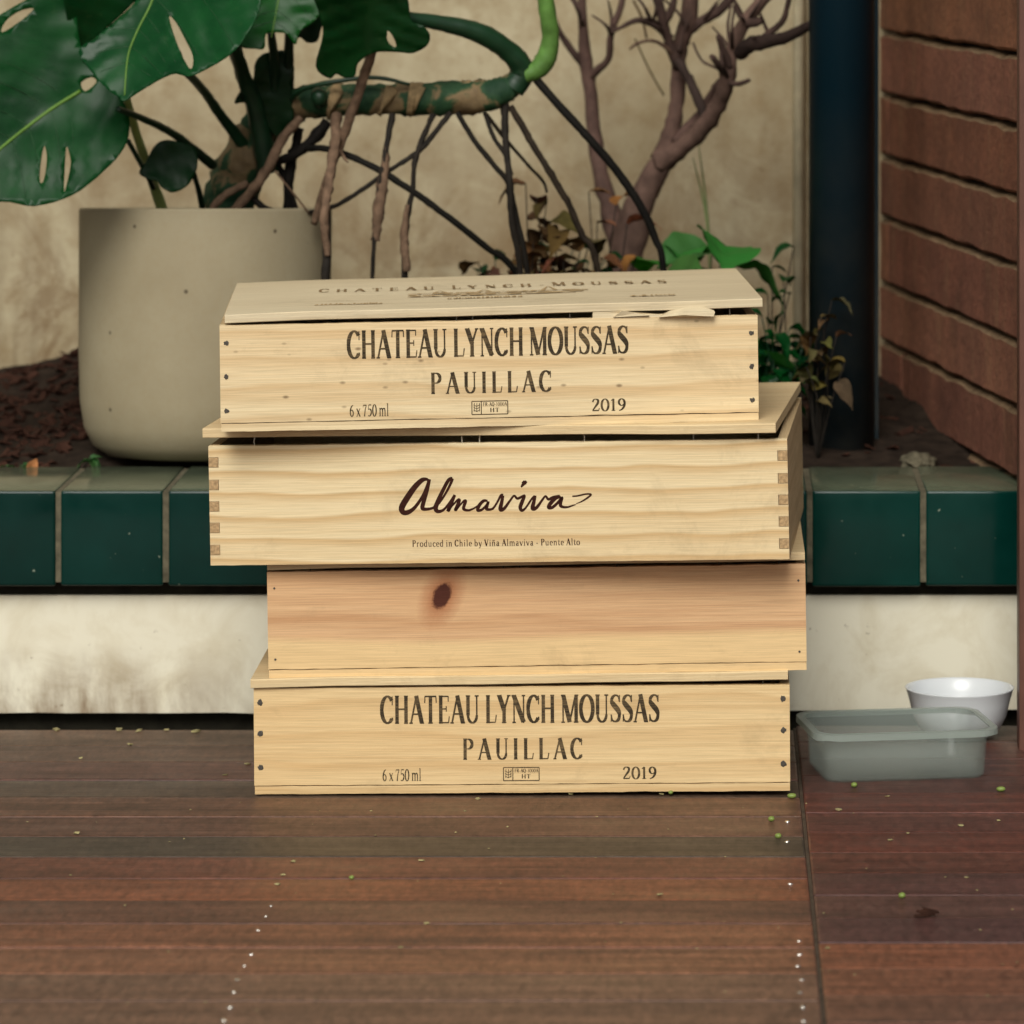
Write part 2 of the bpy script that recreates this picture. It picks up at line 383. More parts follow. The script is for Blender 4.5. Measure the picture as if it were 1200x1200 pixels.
def plastic(name, share):
    k = NT(name)
    k.fin(lin(186, 196, 188), .22, .6)
    tr = k.n('BsdfTranslucent', {'Color': lin(196, 206, 198)}); tp = k.n('BsdfTransparent', {'Color': (.965, .98, .98, 1)})
    m1 = k.n('MixShader'); m1.inputs[0].default_value = .45; m2 = k.n('MixShader'); m2.inputs[0].default_value = share
    k.t.links.new(k.b.outputs[0], m1.inputs[1]); k.t.links.new(tr.outputs[0], m1.inputs[2])
    k.t.links.new(m1.outputs[0], m2.inputs[1]); k.t.links.new(tp.outputs[0], m2.inputs[2])
    k.t.links.new(m2.outputs[0], k.t.nodes['Material Output'].inputs['Surface'])
    return k.m
M['plastic'] = plastic('frosted_plastic', .74); M['plasticrim'] = plastic('thick_frosted_plastic', .52)
M['bowl'] = plain('white_melamine', lin(206, 210, 212), .25, .5, .04, 10)
M['berry'] = plain('green_berry', lin(116, 134, 62), .45, .4, .25, 200)
M['litter'] = plain('pale_litter', lin(168, 158, 112), .8, .2, .5, 30)

# ------------------------------------------------------------------ stroke lettering (serif capitals, small letters, figures)
def arc(cx, cy, rx, ry, a0, a1, tw, th, n=14):
    o = []
    for i in range(n + 1):
        a = R(a0 + (a1 - a0) * i / n); o.append((cx + rx * math.cos(a), cy + ry * math.sin(a), th + (tw - th) * abs(math.cos(a)) ** 1.4))
    return o
T, N_ = 14, 6
def ln(x0, y0, x1, y1, w): return [(x0, y0, w), (x1, y1, w)]
def sf(x, y, h=8): return ln(x - h, y, x + h, y, 5)
def stem(x, y0=0, y1=100, w=T, s=8): return [ln(x, y0, x, y1, w), sf(x, y0 + 2, s), sf(x, y1 - 2, s)]
def bez(*p): return [tuple(v) for v in catmull([Vector(q) for q in p], 5)]
G = {}
G['I'] = (26, stem(13))
G['C'] = (54, [arc(29, 50, 23, 48, 42, 318, T, N_), ln(48, 66, 48, 98, 4), ln(46, 14, 49, 22, 5)])
G['H'] = (62, stem(13) + stem(49) + [ln(13, 52, 49, 52, N_)])
G['A'] = (58, [ln(7, 2, 29, 100, N_), ln(28, 100, 50, 2, T), ln(14, 34, 42, 34, N_), sf(7, 2, 7), sf(51, 2, 8)])
G['T'] = (54, [ln(27, 0, 27, 98, T), sf(27, 2, 9), ln(4, 97, 50, 97, 6), ln(5, 97, 4, 74, 4), ln(49, 97, 50, 74, 4)])
G['E'] = (52, stem(14) + [ln(14, 97, 44, 97, 5), ln(14, 52, 36, 52, 5), ln(14, 3, 46, 3, 5), ln(44, 98, 44, 78, 4), ln(36, 62, 36, 42, 4), ln(45, 3, 48, 26, 4)])
G['U'] = (60, [ln(13, 28, 13, 100, T), sf(13, 98, 9), ln(48, 28, 48, 100, N_), sf(48, 98, 8), arc(30.5, 29, 17.5, 27, 180, 360, 9, 6)])
G['L'] = (50, stem(14) + [ln(14, 3, 44, 3, 5), ln(43, 3, 47, 30, 4)])
G['Y'] = (56, [ln(9, 100, 28, 46, T), ln(47, 100, 28, 46, N_), ln(28, 2, 28, 48, T), sf(28, 2, 9), sf(9, 98, 9), sf(47, 98, 7)])
G['N'] = (62, [ln(12, 2, 12, 98, N_), ln(50, 0, 50, 98, N_), ln(11, 99, 50, 3, T), sf(12, 2, 7), sf(50, 98, 7), sf(9, 98, 7)])
G['M'] = (76, [ln(11, 2, 11, 98, N_), ln(12, 99, 37, 2, T), ln(37, 2, 61, 99, N_), ln(63, 2, 63, 98, T), sf(11, 2, 7), sf(63, 2, 9), sf(10, 98, 7), sf(65, 98, 7)])
G['O'] = (60, [arc(30, 50, 24, 48, 0, 360, T, N_, 26)])
G['S'] = (48, [bez((40, 74, 5), (36, 92, 5), (24, 97, 6), (12, 88, 9), (10, 74, 12), (20, 60, 14), (34, 44, 14), (40, 28, 12), (36, 10, 9), (24, 3, 6), (12, 8, 5), (7, 28, 5)), ln(41, 72, 41, 98, 4), ln(7, 28, 7, 2, 4)])
G['P'] = (52, stem(14) + [ln(14, 97, 26, 97, 5), arc(26, 74, 18, 23, 90, -90, 12, 5), ln(14, 51, 26, 51, 5)])
G['F'] = (48, stem(14) + [ln(14, 97, 44, 97, 5), ln(14, 52, 36, 52, 5), ln(44, 98, 44, 76, 4), ln(36, 62, 36, 42, 4)])
G['R'] = (56, stem(14) + [ln(14, 97, 26, 97, 5), arc(26, 74, 18, 23, 90, -90, 12, 5), ln(14, 51, 26, 51, 5), ln(28, 50, 50, 2, 11)])
G['Q'] = (60, [arc(30, 50, 24, 48, 0, 360, T, N_, 26), ln(30, 10, 52, -14, 9)])
G['V'] = (58, [ln(8, 100, 29, 0, T), ln(50, 100, 30, 0, N_), sf(8, 98, 9), sf(50, 98, 7)])
G['-'] = (36, [ln(8, 34, 28, 34, 9)])
G[' '] = (19, [])
G['0'] = (50, [arc(25, 47, 19, 47, 0, 360, 12, 5, 22)])
G['1'] = (40, [ln(20, 2, 20, 94, 12), sf(20, 2, 11), ln(8, 80, 20, 94, 5)])
G['2'] = (50, [bez((8, 72, 8), (14, 90, 6), (26, 94, 6), (38, 84, 11), (36, 62, 11), (22, 34, 8), (7, 5, 5)), ln(6, 5, 42, 5, 10), ln(41, 5, 45, 24, 4)])
G['5'] = (50, [ln(14, 92, 42, 92, 9), ln(14, 92, 11, 54, 5), bez((11, 54, 5), (26, 60, 6), (40, 46, 11), (40, 22, 11), (26, 3, 6), (8, 6, 8))])
G['6'] = (50, [bez((40, 93, 5), (22, 80, 8), (10, 50, 12), (11, 18, 11), (25, 1, 6), (39, 14, 10), (40, 36, 10), (27, 54, 5), (12, 42, 5))])
G['7'] = (50, [ln(7, 90, 42, 90, 10), ln(7, 90, 5, 72, 4), bez((42, 90, 5), (28, 54, 8), (20, 0, 12))])
G['9'] = (50, [bez((10, 1, 5), (28, 14, 8), (40, 44, 12), (39, 76, 11), (25, 93, 6), (11, 80, 10), (10, 58, 10), (23, 40, 5), (38, 52, 5))])
G['a'] = (46, [bez((10, 52, 7), (20, 64, 5), (32, 56, 9), (33, 30, 10), (34, 6, 10), (43, 4, 5)), bez((33, 38, 5), (16, 32, 8), (9, 16, 10), (17, 3, 7), (33, 14, 5))])
G['b'] = (50, [ln(11, 2, 11, 102, 10), ln(4, 100, 11, 102, 5), arc(25, 32, 16, 31, -130, 130, 11, 5)])
G['c'] = (42, [arc(25, 32, 17, 31, 45, 315, 11, 5), ln(37, 54, 37, 47, 8)])
G['d'] = (50, [ln(38, 2, 38, 102, 10), ln(31, 100, 38, 102, 5), ln(38, 3, 46, 3, 4), arc(24, 32, 16, 31, 50, 310, 11, 5)])
G['e'] = (44, [arc(23, 32, 16, 31, 0, 315, 10, 5), ln(8, 34, 39, 34, 5)])
G['h'] = (54, [ln(13, 2, 13, 102, 10), sf(13, 2, 8), ln(5, 100, 13, 102, 5), bez((13, 46, 5), (24, 62, 6), (36, 58, 9), (40, 40, 10), (40, 2, 10)), sf(40, 2, 8)])
G['i'] = (28, [ln(14, 2, 14, 64, 10), sf(14, 2, 9), ln(6, 62, 14, 64, 5), ln(14, 82, 14, 93, 11)])
G['l'] = (28, [ln(14, 2, 14, 102, 10), sf(14, 2, 9), ln(6, 100, 14, 102, 5)])
G['n'] = (54, [ln(13, 2, 13, 64, 10), sf(13, 2, 8), ln(5, 62, 13, 64, 5), bez((13, 46, 5), (24, 62, 6), (36, 58, 9), (40, 40, 10), (40, 2, 10)), sf(40, 2, 8)])
G['ñ'] = (54, G['n'][1] + [bez((12, 80, 6), (21, 90, 6), (31, 80, 6), (42, 90, 6))])
G['m'] = (80, G['n'][1] + [bez((40, 46, 5), (51, 62, 6), (62, 58, 9), (67, 40, 10), (67, 2, 10)), sf(67, 2, 8)])
G['o'] = (48, [arc(24, 32, 18, 31, 0, 360, 11, 5, 20)])
G['r'] = (40, [ln(13, 2, 13, 64, 10), sf(13, 2, 9), ln(5, 62, 13, 64, 5), bez((13, 44, 5), (22, 60, 6), (34, 60, 8)), ln(34, 60, 34, 52, 8)])
G['t'] = (32, [bez((14, 84, 6), (14, 40, 10), (14, 14, 10), (20, 3, 7), (30, 10, 4)), ln(4, 62, 28, 62, 5)])
G['u'] = (54, [bez((13, 62, 10), (13, 24, 10), (17, 6, 8), (28, 3, 5), (40, 18, 5)), ln(40, 2, 40, 64, 10), ln(5, 62, 13, 63, 5), ln(32, 62, 40, 63, 5), ln(40, 3, 48, 3, 4)])
G['v'] = (48, [ln(8, 64, 25, 0, 10), ln(42, 64, 26, 0, 5), sf(8, 62, 7), sf(42, 62, 6)])
G['x'] = (48, [ln(8, 64, 40, 2, 10), ln(40, 64, 8, 2, 5), sf(8, 62, 7), sf(40, 62, 6), sf(8, 2, 6), sf(40, 2, 7)])
G['y'] = (48, [ln(8, 64, 25, 0, 10), bez((42, 64, 5), (28, 4, 6), (18, -26, 6), (6, -26, 8)), sf(8, 62, 7), sf(42, 62, 6)])

class Ink:
    """flat lettering laid on a plane; strokes as thin ribbons a hair above each other"""
    def __init__(s, place): s.bm = bmesh.new(); s.k = 0; s.place = place
    def ribbon(s, pts):
        if len(pts) < 2: return
        s.k += 1; h = 0.00012 + (s.k % 40) * 0.000004
        L, Rr = [], []
        for i, p in enumerate(pts):
            a, b = pts[max(i - 1, 0)], pts[min(i + 1, len(pts) - 1)]
            dx, dy = b[0] - a[0], b[1] - a[1]; l = math.hypot(dx, dy) or 1
            nx, ny = -dy / l * p[2] / 2, dx / l * p[2] / 2
            L.append(s.bm.verts.new(s.place(p[0] + nx, p[1] + ny, h))); Rr.append(s.bm.verts.new(s.place(p[0] - nx, p[1] - ny, h)))
        for i in range(len(pts) - 1):
            try: s.bm.faces.new((L[i], L[i + 1], Rr[i + 1], Rr[i]))
            except ValueError: pass
    def text(s, t, x0, x1, y0, h, track=0, hs=1.0, big=None):
        def wd(c): return (G[c.upper()][0] * (1 if (big is None or i in big) else .78)) if False else G[c][0]
        tot = sum(G[c][0] + track for c in t) - track
        sx = (x1 - x0) / tot; sy = h / 100; x = x0
        for i, c in enumerate(t):
            f = 1.0 if big is None or i in big else hs
            for st in G[c][1]:
                # keep stem weight in the horizontal, hairlines in the vertical
                o = []
                for j, p in enumerate(st):
                    a, b = st[max(j - 1, 0)], st[min(j + 1, len(st) - 1)]
                    dx, dy = (b[0] - a[0]) * sx, (b[1] - a[1]) * sy; l = math.hypot(dx, dy) or 1
                    wsc = (abs(dy) * sx + abs(dx) * sy) / l
                    o.append((x + p[0] * sx, y0 + p[1] * sy * f, p[2] * wsc))
                s.ribbon(o)
            x += (G[c][0] + track) * sx
    def done(s, name, m, parent):
        me = bpy.data.meshes.new(name); s.bm.to_mesh(me); s.bm.free(); return mesh_obj(name, me, m, parent)

# ================================================================== SETTING
# ground sheet far below, reaching the horizon
bm = bmesh.new(); box(bm, -900, 900, -900, 900, -.5, -.075)
tag(obj('ground', bm, M['ground']), kind='structure')

# ---- deck: every board is a piece
deck = tag(empty('deck', (0, 4, 0)), kind='structure')
SEAM = .0875; BW = .0863
Lc = {4.544: (100, 82, 66), 4.457: (98, 78, 64), 4.371: (98, 72, 62), 4.285: (84, 72, 60), 4.198: (106, 80, 64), 4.112: (98, 74, 62), 4.026: (76, 70, 60), 3.94: (106, 70, 56),
      3.853: (124, 82, 60), 3.767: (104, 76, 62), 3.681: (128, 90, 68), 3.594: (128, 94, 72), 3.508: (114, 92, 76)}
def board(x0, x1, yb, z, col, name='board', gp_=.0013):
    bm = bmesh.new(); gap = gp_
    box(bm, x0, x1, -BW + gap, -gap * .3, -.022, 0, .0022, 2)
    o = obj(name, bm, M['deck'], deck, color=tuple(c * q for c, q in zip(lin(*col)[:3], (.80, .67, .62))) + (1,)); o.location = (0, yb - 4, z); return o
rl = random.Random(3)
k = 4.63; ys = []
while k > 1.2: ys.append(k); k -= BW
lkeys = sorted(Lc)
for i, yb in enumerate(ys):
    near = min(lkeys, key=lambda q: abs(q + .043 - (yb - .043)))
    col = Lc[near] if yb > 3.45 else (100 + rl.randint(-14, 22), 76 + rl.randint(-10, 12), 62 + rl.randint(-8, 8))
    extra = -.004 if i in (4, 11) else 0
    o = board(-2.6, SEAM - .0016, yb, rl.uniform(-.0006, .0006), col, gp_=.0055 if i in (3, 10) else rl.uniform(.0014, .0026))
Rc = [(88, 68, 58), (92, 64, 56), (90, 62, 55), (88, 60, 54), (98, 61, 52), (96, 63, 56), (98, 60, 50), (96, 62, 52), (88, 62, 58), (92, 68, 62), (88, 64, 62), (130, 88, 66), (122, 86, 66), (112, 84, 68)]
yr = 4.65; i = 0
while yr > 1.2:
    col = Rc[i] if i < len(Rc) else (104 + rl.randint(-14, 20), 76 + rl.randint(-10, 12), 62)
    board(SEAM + .0016, 1.5, yr, rl.uniform(-.0006, .0006), col); yr -= BW; i += 1
bm = bmesh.new(); box(bm, SEAM - .0016, SEAM + .0016, 1.2 - 4, .64, -.02, -.0008)
obj('trim_strip', bm, M['seam'], deck)
bm = bmesh.new()                                       # joists that carry the boards
for x in (-2.4, -1.8, -1.3, -.82, -.374, .074, .13, .55, 1.0): box(bm, x - .02, x + .02, 1.2 - 4, .62, -.075, -.0221)
obj('joist', bm, M['darkmortar'], deck)
# screws, two to a board on each joist line
scr = bmesh.new()
bmesh.ops.create_cone(scr, cap_ends=True, segments=14, radius1=.0030, radius2=.0022, depth=.0014)
bmesh.ops.bevel(scr, geom=list(scr.edges), offset=.0003, segments=1, affect='EDGES')
scm = bpy.data.meshes.new('screw'); scr.to_mesh(scm); scr.free(); scm.materials.append(M['screw']); scm.shade_smooth()
for yb in ys:
    if yb > 4.25 or yb < 3.2: continue
    for xx in (-.374, .0715):
        for dy in (.023, .063):
            if yb - dy > (3.87 if xx < 0 else 3.66) and rl.random() < .85: continue
            if rl.random() < .15: continue
            o = mesh_obj('screw', scm, None, deck); o.location = (xx + rl.uniform(-.002, .002), yb - dy + rl.uniform(-.002, .002) - 4, .0002)
            o.rotation_euler = (rl.uniform(-.35, .35), rl.uniform(-.35, .35), 0); o.scale = (rl.uniform(.6, 1.1), rl.uniform(.6, 1.1), 1)

# ---- planter wall: white render below, green glazed tiles on top
YT, YW = 4.68, 4.702
pw = tag(empty('planter_wall', (0, YW, 0)), 'low planter wall with white render base and dark green glazed tile coping', 'wall')
def pobj(name, bm, m, **kw):
    o = obj(name, bm, m, pw, **kw); o.location = (0, -YW, 0); return o
bm = bmesh.new()
nseg = 90; x0, x1 = -2.6, .345
for i in range(nseg):                                 # lower arris of the render is uneven
    pass
pts = [(x1, .1265), (x0, .1265)]
low = [(x0 + (x1 - x0) * i / nseg, .0035 + .004 * max(0, (x0 + (x1 - x0) * i / nseg + .25)) / .55 + .0014 * noise.noise(Vector((i * .7, 0, 3)))) for i in range(nseg + 1)]
prism(bm, pts + low, 'y', YW, YW + .15)
pobj('render_base', bm, M['white'])
bm = bmesh.new(); box(bm, -2.6, .345, YW + .022, YW + .15, -.075, .0055); box(bm, -2.6, .345, YW + .006, YW + .15, .126, .1436)
pobj('recessed_footing', bm, M['darkmortar'])
bm = bmesh.new(); box(bm, -2.6, .345, YT + .0016, YT + .19, .1435, .2372)
pobj('grout_bed', bm, M['grout'])
joints = [194 - 126 * k for k in range(20, -1, -1)] + [194 + 125.8 * k for k in range(1, 7)] + [1082, 1215]
joints[18:21] = [-58, 68, 194]
jx = [(j - CX) * YT / F for j in joints]
for i in range(len(jx) - 1):
    a, b = jx[i] + .0025, jx[i + 1] - .0025
    if a > .345: break
    rr = random.Random(i)
    bm = bmesh.new(); box(bm, a, b, YT + rr.uniform(-.0006, .0008), YT + .012, .1392 + rr.uniform(-.0008, .0008), .2388, .0032, 3)
    t = pobj('tile', bm, M['tile'], smooth=False); t.data.shade_smooth()
    bm = bmesh.new(); box(bm, a + .0004, b - .0004, YT + .0125, YT + .197 + rr.uniform(-.004, .004), .226, .2384 + rr.uniform(-.0004, .0006), .0022, 2)
    t = pobj('top_tile', bm, M['tile']); t.data.shade_smooth()

# ---- soil behind it
def soilz(x, y):
    px = CX + x * F / y
    z = .228 + .045 * max(0, min(1, (y - 4.86) / .5))
    z += .030 * math.exp(-((px - 110) / 90) ** 2) * max(0, min(1, (y - 4.9) / .4))
    return z + .010 * noise.noise(Vector((x * 14, y * 14, 0))) + .004 * noise.noise(Vector((x * 60, y * 60, 5)))
bm = bmesh.new(); nx, ny = 240, 50; gv = []
for j in range(ny + 1):
    y = 4.872 + (5.47 - 4.872) * j / ny
    gv.append([bm.verts.new((-2.6 + 2.95 * i / nx, y, soilz(-2.6 + 2.95 * i / nx, y))) for i in range(nx + 1)])
for j in range(ny):
    for i in range(nx): bm.faces.new((gv[j][i], gv[j][i + 1], gv[j + 1][i + 1], gv[j + 1][i]))
tag(obj('soil', bm, M['soil'], smooth=True), kind='structure')
bm = bmesh.new(); rm = random.Random(11)
for i in range(4200):
    x = rm.uniform(-1.1, .26); y = rm.uniform(4.88, 5.43)
    if x > -.45 and rm.random() < .9: continue
    if (x + .564) ** 2 + (y - 4.965) ** 2 < .145 ** 2: continue
    s = rm.uniform(.003, .009); vs = box(bm, -s, s, -s * .5, s * .5, -s * .14, s * .16)
    mt = Matrix.Translation((x, y, soilz(x, y) + s * .22)) @ Matrix.Rotation(rm.uniform(0, 6.3), 4, 'Z') @ Matrix.Rotation(rm.uniform(-.7, .7), 4, 'X') @ Matrix.Rotation(rm.uniform(-.6, .6), 4, 'Y')
    for v in vs: v.co = mt @ (v.co + Vector((rm.uniform(-s, s) * .2, rm.uniform(-s, s) * .15, 0)))
tag(obj('bark_mulch', bm, M['bark']), 'brown bark mulch covering the planting bed', 'mulch', kind='stuff')

# ---- garden wall
bm = bmesh.new(); box(bm, -2.6, .5, 5.45, 5.6, .1, 2.1)
tag(obj('garden_wall', bm, M['plaster']), 'stained beige plaster garden wall behind the planting bed', 'wall')
c0 = P(937, 300, 5.40)
bm = bmesh.new(); r = bmesh.ops.create_cone(bm, cap_ends=True, segments=14, radius1=.0075, radius2=.0075, depth=1.8)
for v in bm.verts: v.co += Vector((c0.x, 5.437, .27 + .9))
o = tag(obj('conduit', bm, M['conduit'], smooth=True), 'thin cream vertical conduit fixed to the plaster wall beside the dark downpipe', 'pipe')

# ---- brick wall on the right, courses set by the joints in the photograph
bw = tag(empty('brick_wall', (.30, 4.9, .2)), 'brown brick side wall with recessed horizontal joints', 'wall')
A = Vector((.3227 + .0117, 4.68, 0)); B = Vector((.2045, 5.46, 0)); dirw = (B - A).normalized(); nrm = Vector((dirw.y, -dirw.x, 0)); LEN = (B - A).length
if nrm.x > 0: inn = nrm
else: inn = -nrm
def wpt(u, d, z): return A + dirw * u + inn * d + Vector((0, 0, z)) - Vector((.30, 4.9, .2))
zj = [.166, .241, .317, .388, .467, .541, .615, .691] + [.691 + .075 * k for k in range(1, 18)]
for c in range(len(zj) - 1):
    cuts = [0, LEN] if c % 2 == 0 or c > 12 else [0, LEN * (.86 if c == 1 else rl.uniform(.9, .97)), LEN]
    if c == 1: cuts = [0, LEN * .83, LEN]
    for q in range(len(cuts) - 1):
        u0, u1 = cuts[q] + (.004 if q else 0), cuts[q + 1] - (.004 if q < len(cuts) - 2 else 0)
        bm = bmesh.new(); n = max(4, int((u1 - u0) / .02)); rows = []
        for i in range(n + 1):
            u = u0 + (u1 - u0) * i / n; w = lambda s: noise.noise(Vector((u * 16, c * 7.1, s))) * .0026 + noise.noise(Vector((u * 40, c * 3.1, s))) * .0013
            zt, zb = zj[c + 1] - .0026 + w(1), zj[c] + .0022 + w(2); f = .0014 * noise.noise(Vector((u * 30, c, 9)))
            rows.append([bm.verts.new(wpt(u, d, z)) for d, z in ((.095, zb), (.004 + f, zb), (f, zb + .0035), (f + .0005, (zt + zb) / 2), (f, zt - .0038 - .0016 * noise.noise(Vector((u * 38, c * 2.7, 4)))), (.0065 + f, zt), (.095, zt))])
        for i in range(n):
            for k_ in range(6):
                ff = bm.faces.new((rows[i][k_], rows[i + 1][k_], rows[i + 1][k_ + 1], rows[i][k_ + 1])); ff.material_index = 1 if k_ >= 4 else 0  # top bevel takes the paler mortar: light on the brick edge, painted in
        bm.faces.new(rows[0]); bm.faces.new(rows[-1][::-1])
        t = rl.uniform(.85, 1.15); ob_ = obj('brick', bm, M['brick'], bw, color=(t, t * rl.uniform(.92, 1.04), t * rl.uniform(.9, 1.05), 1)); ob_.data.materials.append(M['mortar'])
bm = bmesh.new()
vs = [bm.verts.new(wpt(u, d, z)) for u in (0, LEN) for d in (.024, .09) for z in (.15, 1.95)]
for f in ((0, 1, 3, 2), (4, 6, 7, 5), (0, 2, 6, 4), (1, 5, 7, 3), (0, 4, 5, 1), (2, 3, 7, 6)): bm.faces.new([vs[i] for i in f])
obj('mortar', bm, M['darkmortar'], bw)
# ---- brown post in front of the brick wall
bm = bmesh.new(); box(bm, .3108, .42, 4.52, 4.555, -.075, 2.1, .002, 2)
tag(obj('post', bm, M['post']), 'tall brown painted post at the right end of the tiled planter', 'post')
# ---- downpipe
pc = P(986, 400, 5.02)
pr = tag(empty('downpipe', (pc.x, 5.02, .22)), 'thick dark blue drainpipe standing in the bed by the brick wall', 'pipe')
bm = bmesh.new(); bmesh.ops.create_cone(bm, cap_ends=True, segments=40, radius1=.0365, radius2=.0365, depth=1.9)
for v in bm.verts: v.co.z += .95
o = obj('pipe', bm, M['pipe'], pr, smooth=True)
bm = bmesh.new(); box(bm, .0375, .0425, .02, .055, 0, 1.9, .001)
obj('backing_strip', bm, M['pipe'], pr)
bm = bmesh.new(); bmesh.ops.create_cone(bm, cap_ends=True, segments=40, radius1=.0405, radius2=.0395, depth=.05)
for v in bm.verts: v.co.z += 1.1
obj('collar', bm, M['pipe'], pr, smooth=False)

# ================================================================== CRATES
def rough_board(bm, x0, x1, y0, y1, z0, z1, seed, amp=.00045, n=70):
    e = lambda x, k_: amp * (noise.noise(Vector((x * 45, k_, seed))) + .7 * noise.noise(Vector((x * 150, k_, seed + 4))) - .4 * max(0, noise.noise(Vector((x * 23, k_, seed + 8))) - .25) * 4)
    xs = [x0 + (x1 - x0) * i / n for i in range(n + 1)]
    prism(bm, [(x, z0 - e(x, 1.3)) for x in xs] + [(x, z1 + e(x, 7.7)) for x in xs[::-1]], 'y', y0, y1)
def crate(label, W, H, D, xl, Yl, zl, xr, Yr, zr, yaw, mats, lid, base=.008, pitch=0, fingers=False):
    """front-bottom-left / right corners given as (pixel x, distance, height)"""
    a = Vector(((xl - CX) * Yl / F, Yl, zl)); b = Vector(((xr - CX) * Yr / F, Yr, zr)); mid = (a + b) / 2
    tilt = math.asin((zr - zl) / W)
    root = empty('wine_crate', mid, (R(pitch), -tilt, R(yaw)))
    tag(root, label, 'crate', 'wine crates in the stack')
    t = .009; hw = W / 2
    if fingers:
        n = 5; fh = H / 11.4; zs = [H * f for f in (.085, .27, .45, .63, .82)]
        pts = [(-hw, 0)]
        L = []
        for z in zs: L += [(-hw, z), (-hw + t * 1.05, z), (-hw + t * 1.05, z + fh), (-hw, z + fh)]
        Rr = [(-x, z) for x, z in L][::-1]
        bm = bmesh.new(); prism(bm, [(-hw, 0)] + L + [(-hw + W * i / 80, H + .0004 * noise.noise(Vector((i * .6, 3, 1))) + .0003 * noise.noise(Vector((i * 2.1, 1, 1)))) for i in range(81)] + Rr + [(hw - W * i / 80, .0004 * noise.noise(Vector((i * .5, 9, 1)))) for i in range(80)], 'y', 0, t)
        fp = obj('front_panel', bm, mats[0], root)
        for s in (-1, 1):
            x0, x1 = (-hw, -hw + t) if s < 0 else (hw - t, hw)
            y = [(t, 0)]
            for z in zs: y += [(t, z + .0003), (.0003, z + .0003), (.0003, z + fh - .0003), (t, z + fh - .0003)]
            bm = bmesh.new(); prism(bm, y + [(t, H), (D - t, H), (D - t, 0)], 'x', x0, x1)
            sp = obj('side_panel', bm, mats[1], root)
            bm = bmesh.new()
            for z in zs: box(bm, x0 + (.0002 if s > 0 else .0003), x1 - (.0003 if s > 0 else .0002), .00005, .0002, z + .0006, z + fh - .0006)
            obj('end_grain', bm, M['endgrain'], sp)
        bm = bmesh.new(); box(bm, -hw, hw, D - t, D, 0, H, .0005); obj('back_panel', bm, mats[0], root)
        bm = bmesh.new(); box(bm, -hw + t, hw - t, t, D - t, .004, .011); obj('base_board', bm, mats[0], root)
    else:
        bm = bmesh.new(); rough_board(bm, -hw, hw, 0, t, base + .0006, H, H * 100 + zl * 50); fp = obj('front_panel', bm, mats[0], root)
        bm = bmesh.new(); box(bm, -hw, hw, D - t, D, base + .0004, H, .0007); obj('back_panel', bm, mats[0], root)
        for s in (-1, 1):
            bm = bmesh.new(); box(bm, min(s * hw, s * (hw - t)), max(s * hw, s * (hw - t)), t, D - t, base + .0004, H - .0003, .0005); obj('side_panel', bm, mats[1], root)
        bm = bmesh.new(); rough_board(bm, -hw + .0006, hw - .0002, -.0003, D, 0.0003, base - .0003, zl * 90, .0004); obj('base_board', bm, mats[0], root)
    # loose lid: offset of its front-left / right ends above the crate top
    lw, ld, lt, dx, dy, gl, gr, lyaw, lm = lid
    lo = empty_lid = None
    bm = bmesh.new(); n = 60
    rows = []
    for i in range(n + 1):
        x = -lw / 2 + lw * i / n; sag = .0010 * noise.noise(Vector((x * 9, H * 31, 0)))
        chip = .0009 * noise.noise(Vector((x * 40, W * 50 + H * 77, 3)))
        rows.append([bm.verts.new(v) for v in ((x, chip, sag + .0006), (x, .0006 + chip, sag), (x, ld, sag), (x, ld, lt + sag), (x, .001 + chip, lt + sag), (x, chip, lt + sag - .001))])
    for i in range(n):
        for q in range(6): bm.faces.new((rows[i][q], rows[i + 1][q], rows[i + 1][(q + 1) % 6], rows[i][(q + 1) % 6]))
    bm.faces.new(rows[0]); bm.faces.new(rows[-1][::-1])
    lo = obj('lid', bm, lm, root)
    lo.location = (dx, dy, H + (gl + gr) / 2); lo.rotation_euler = (0, -math.asin((gr - gl) / lw), R(lyaw))
    # nails that hold the lid off the box
    for fx in (-.42, -.06, -.03, .15, .34, .45):
        for yy in (.0045, D - .0045):
            if fingers and yy > .1: continue
            xx = fx * W; gh = gl + (gr - gl) * (fx + .5)
            if gh < .002: continue
            bm = bmesh.new(); tube(bm, [(xx, yy, H - .004), (xx + random.uniform(-.001, .001), yy, H + gh * .5), (xx + random.uniform(-.0012, .0012), yy, H + gh + .001)], [.0006, .0006, .0006], 6, 2)
            obj('lid_nail', bm, M['wire'] if fingers else M['nail'], root)
    return root, fp, lo
def nails(fp, W, H, zs, xs, r=.0029):
    for s, lst in ((-1, zs), (1, zs)):
        for j, z in enumerate(lst):
            bm = bmesh.new(); bmesh.ops.create_cone(bm, cap_ends=True, segments=12, radius1=r, radius2=r * .8, depth=.0006)
            bmesh.ops.rotate(bm, verts=bm.verts, cent=(0, 0, 0), matrix=Matrix.Rotation(R(90), 3, 'X'))
            for v in bm.verts: v.co += Vector((s * (W / 2 - xs - random.uniform(-.0006, .0006)), -.0002, z + random.uniform(-.001, .001)))
            obj('nail', bm, M['nail'], fp)
def label_front(fp, W, cpx, s, by):
    """the printed front: px positions in the photograph of this crate, by = bottom line"""
    X = lambda px: (px - cpx) * s
    Z = lambda py: (by - py) * s
    ink = Ink(lambda x, z, h: Vector((x, -h - .0000, z)))
    return ink, X, Z
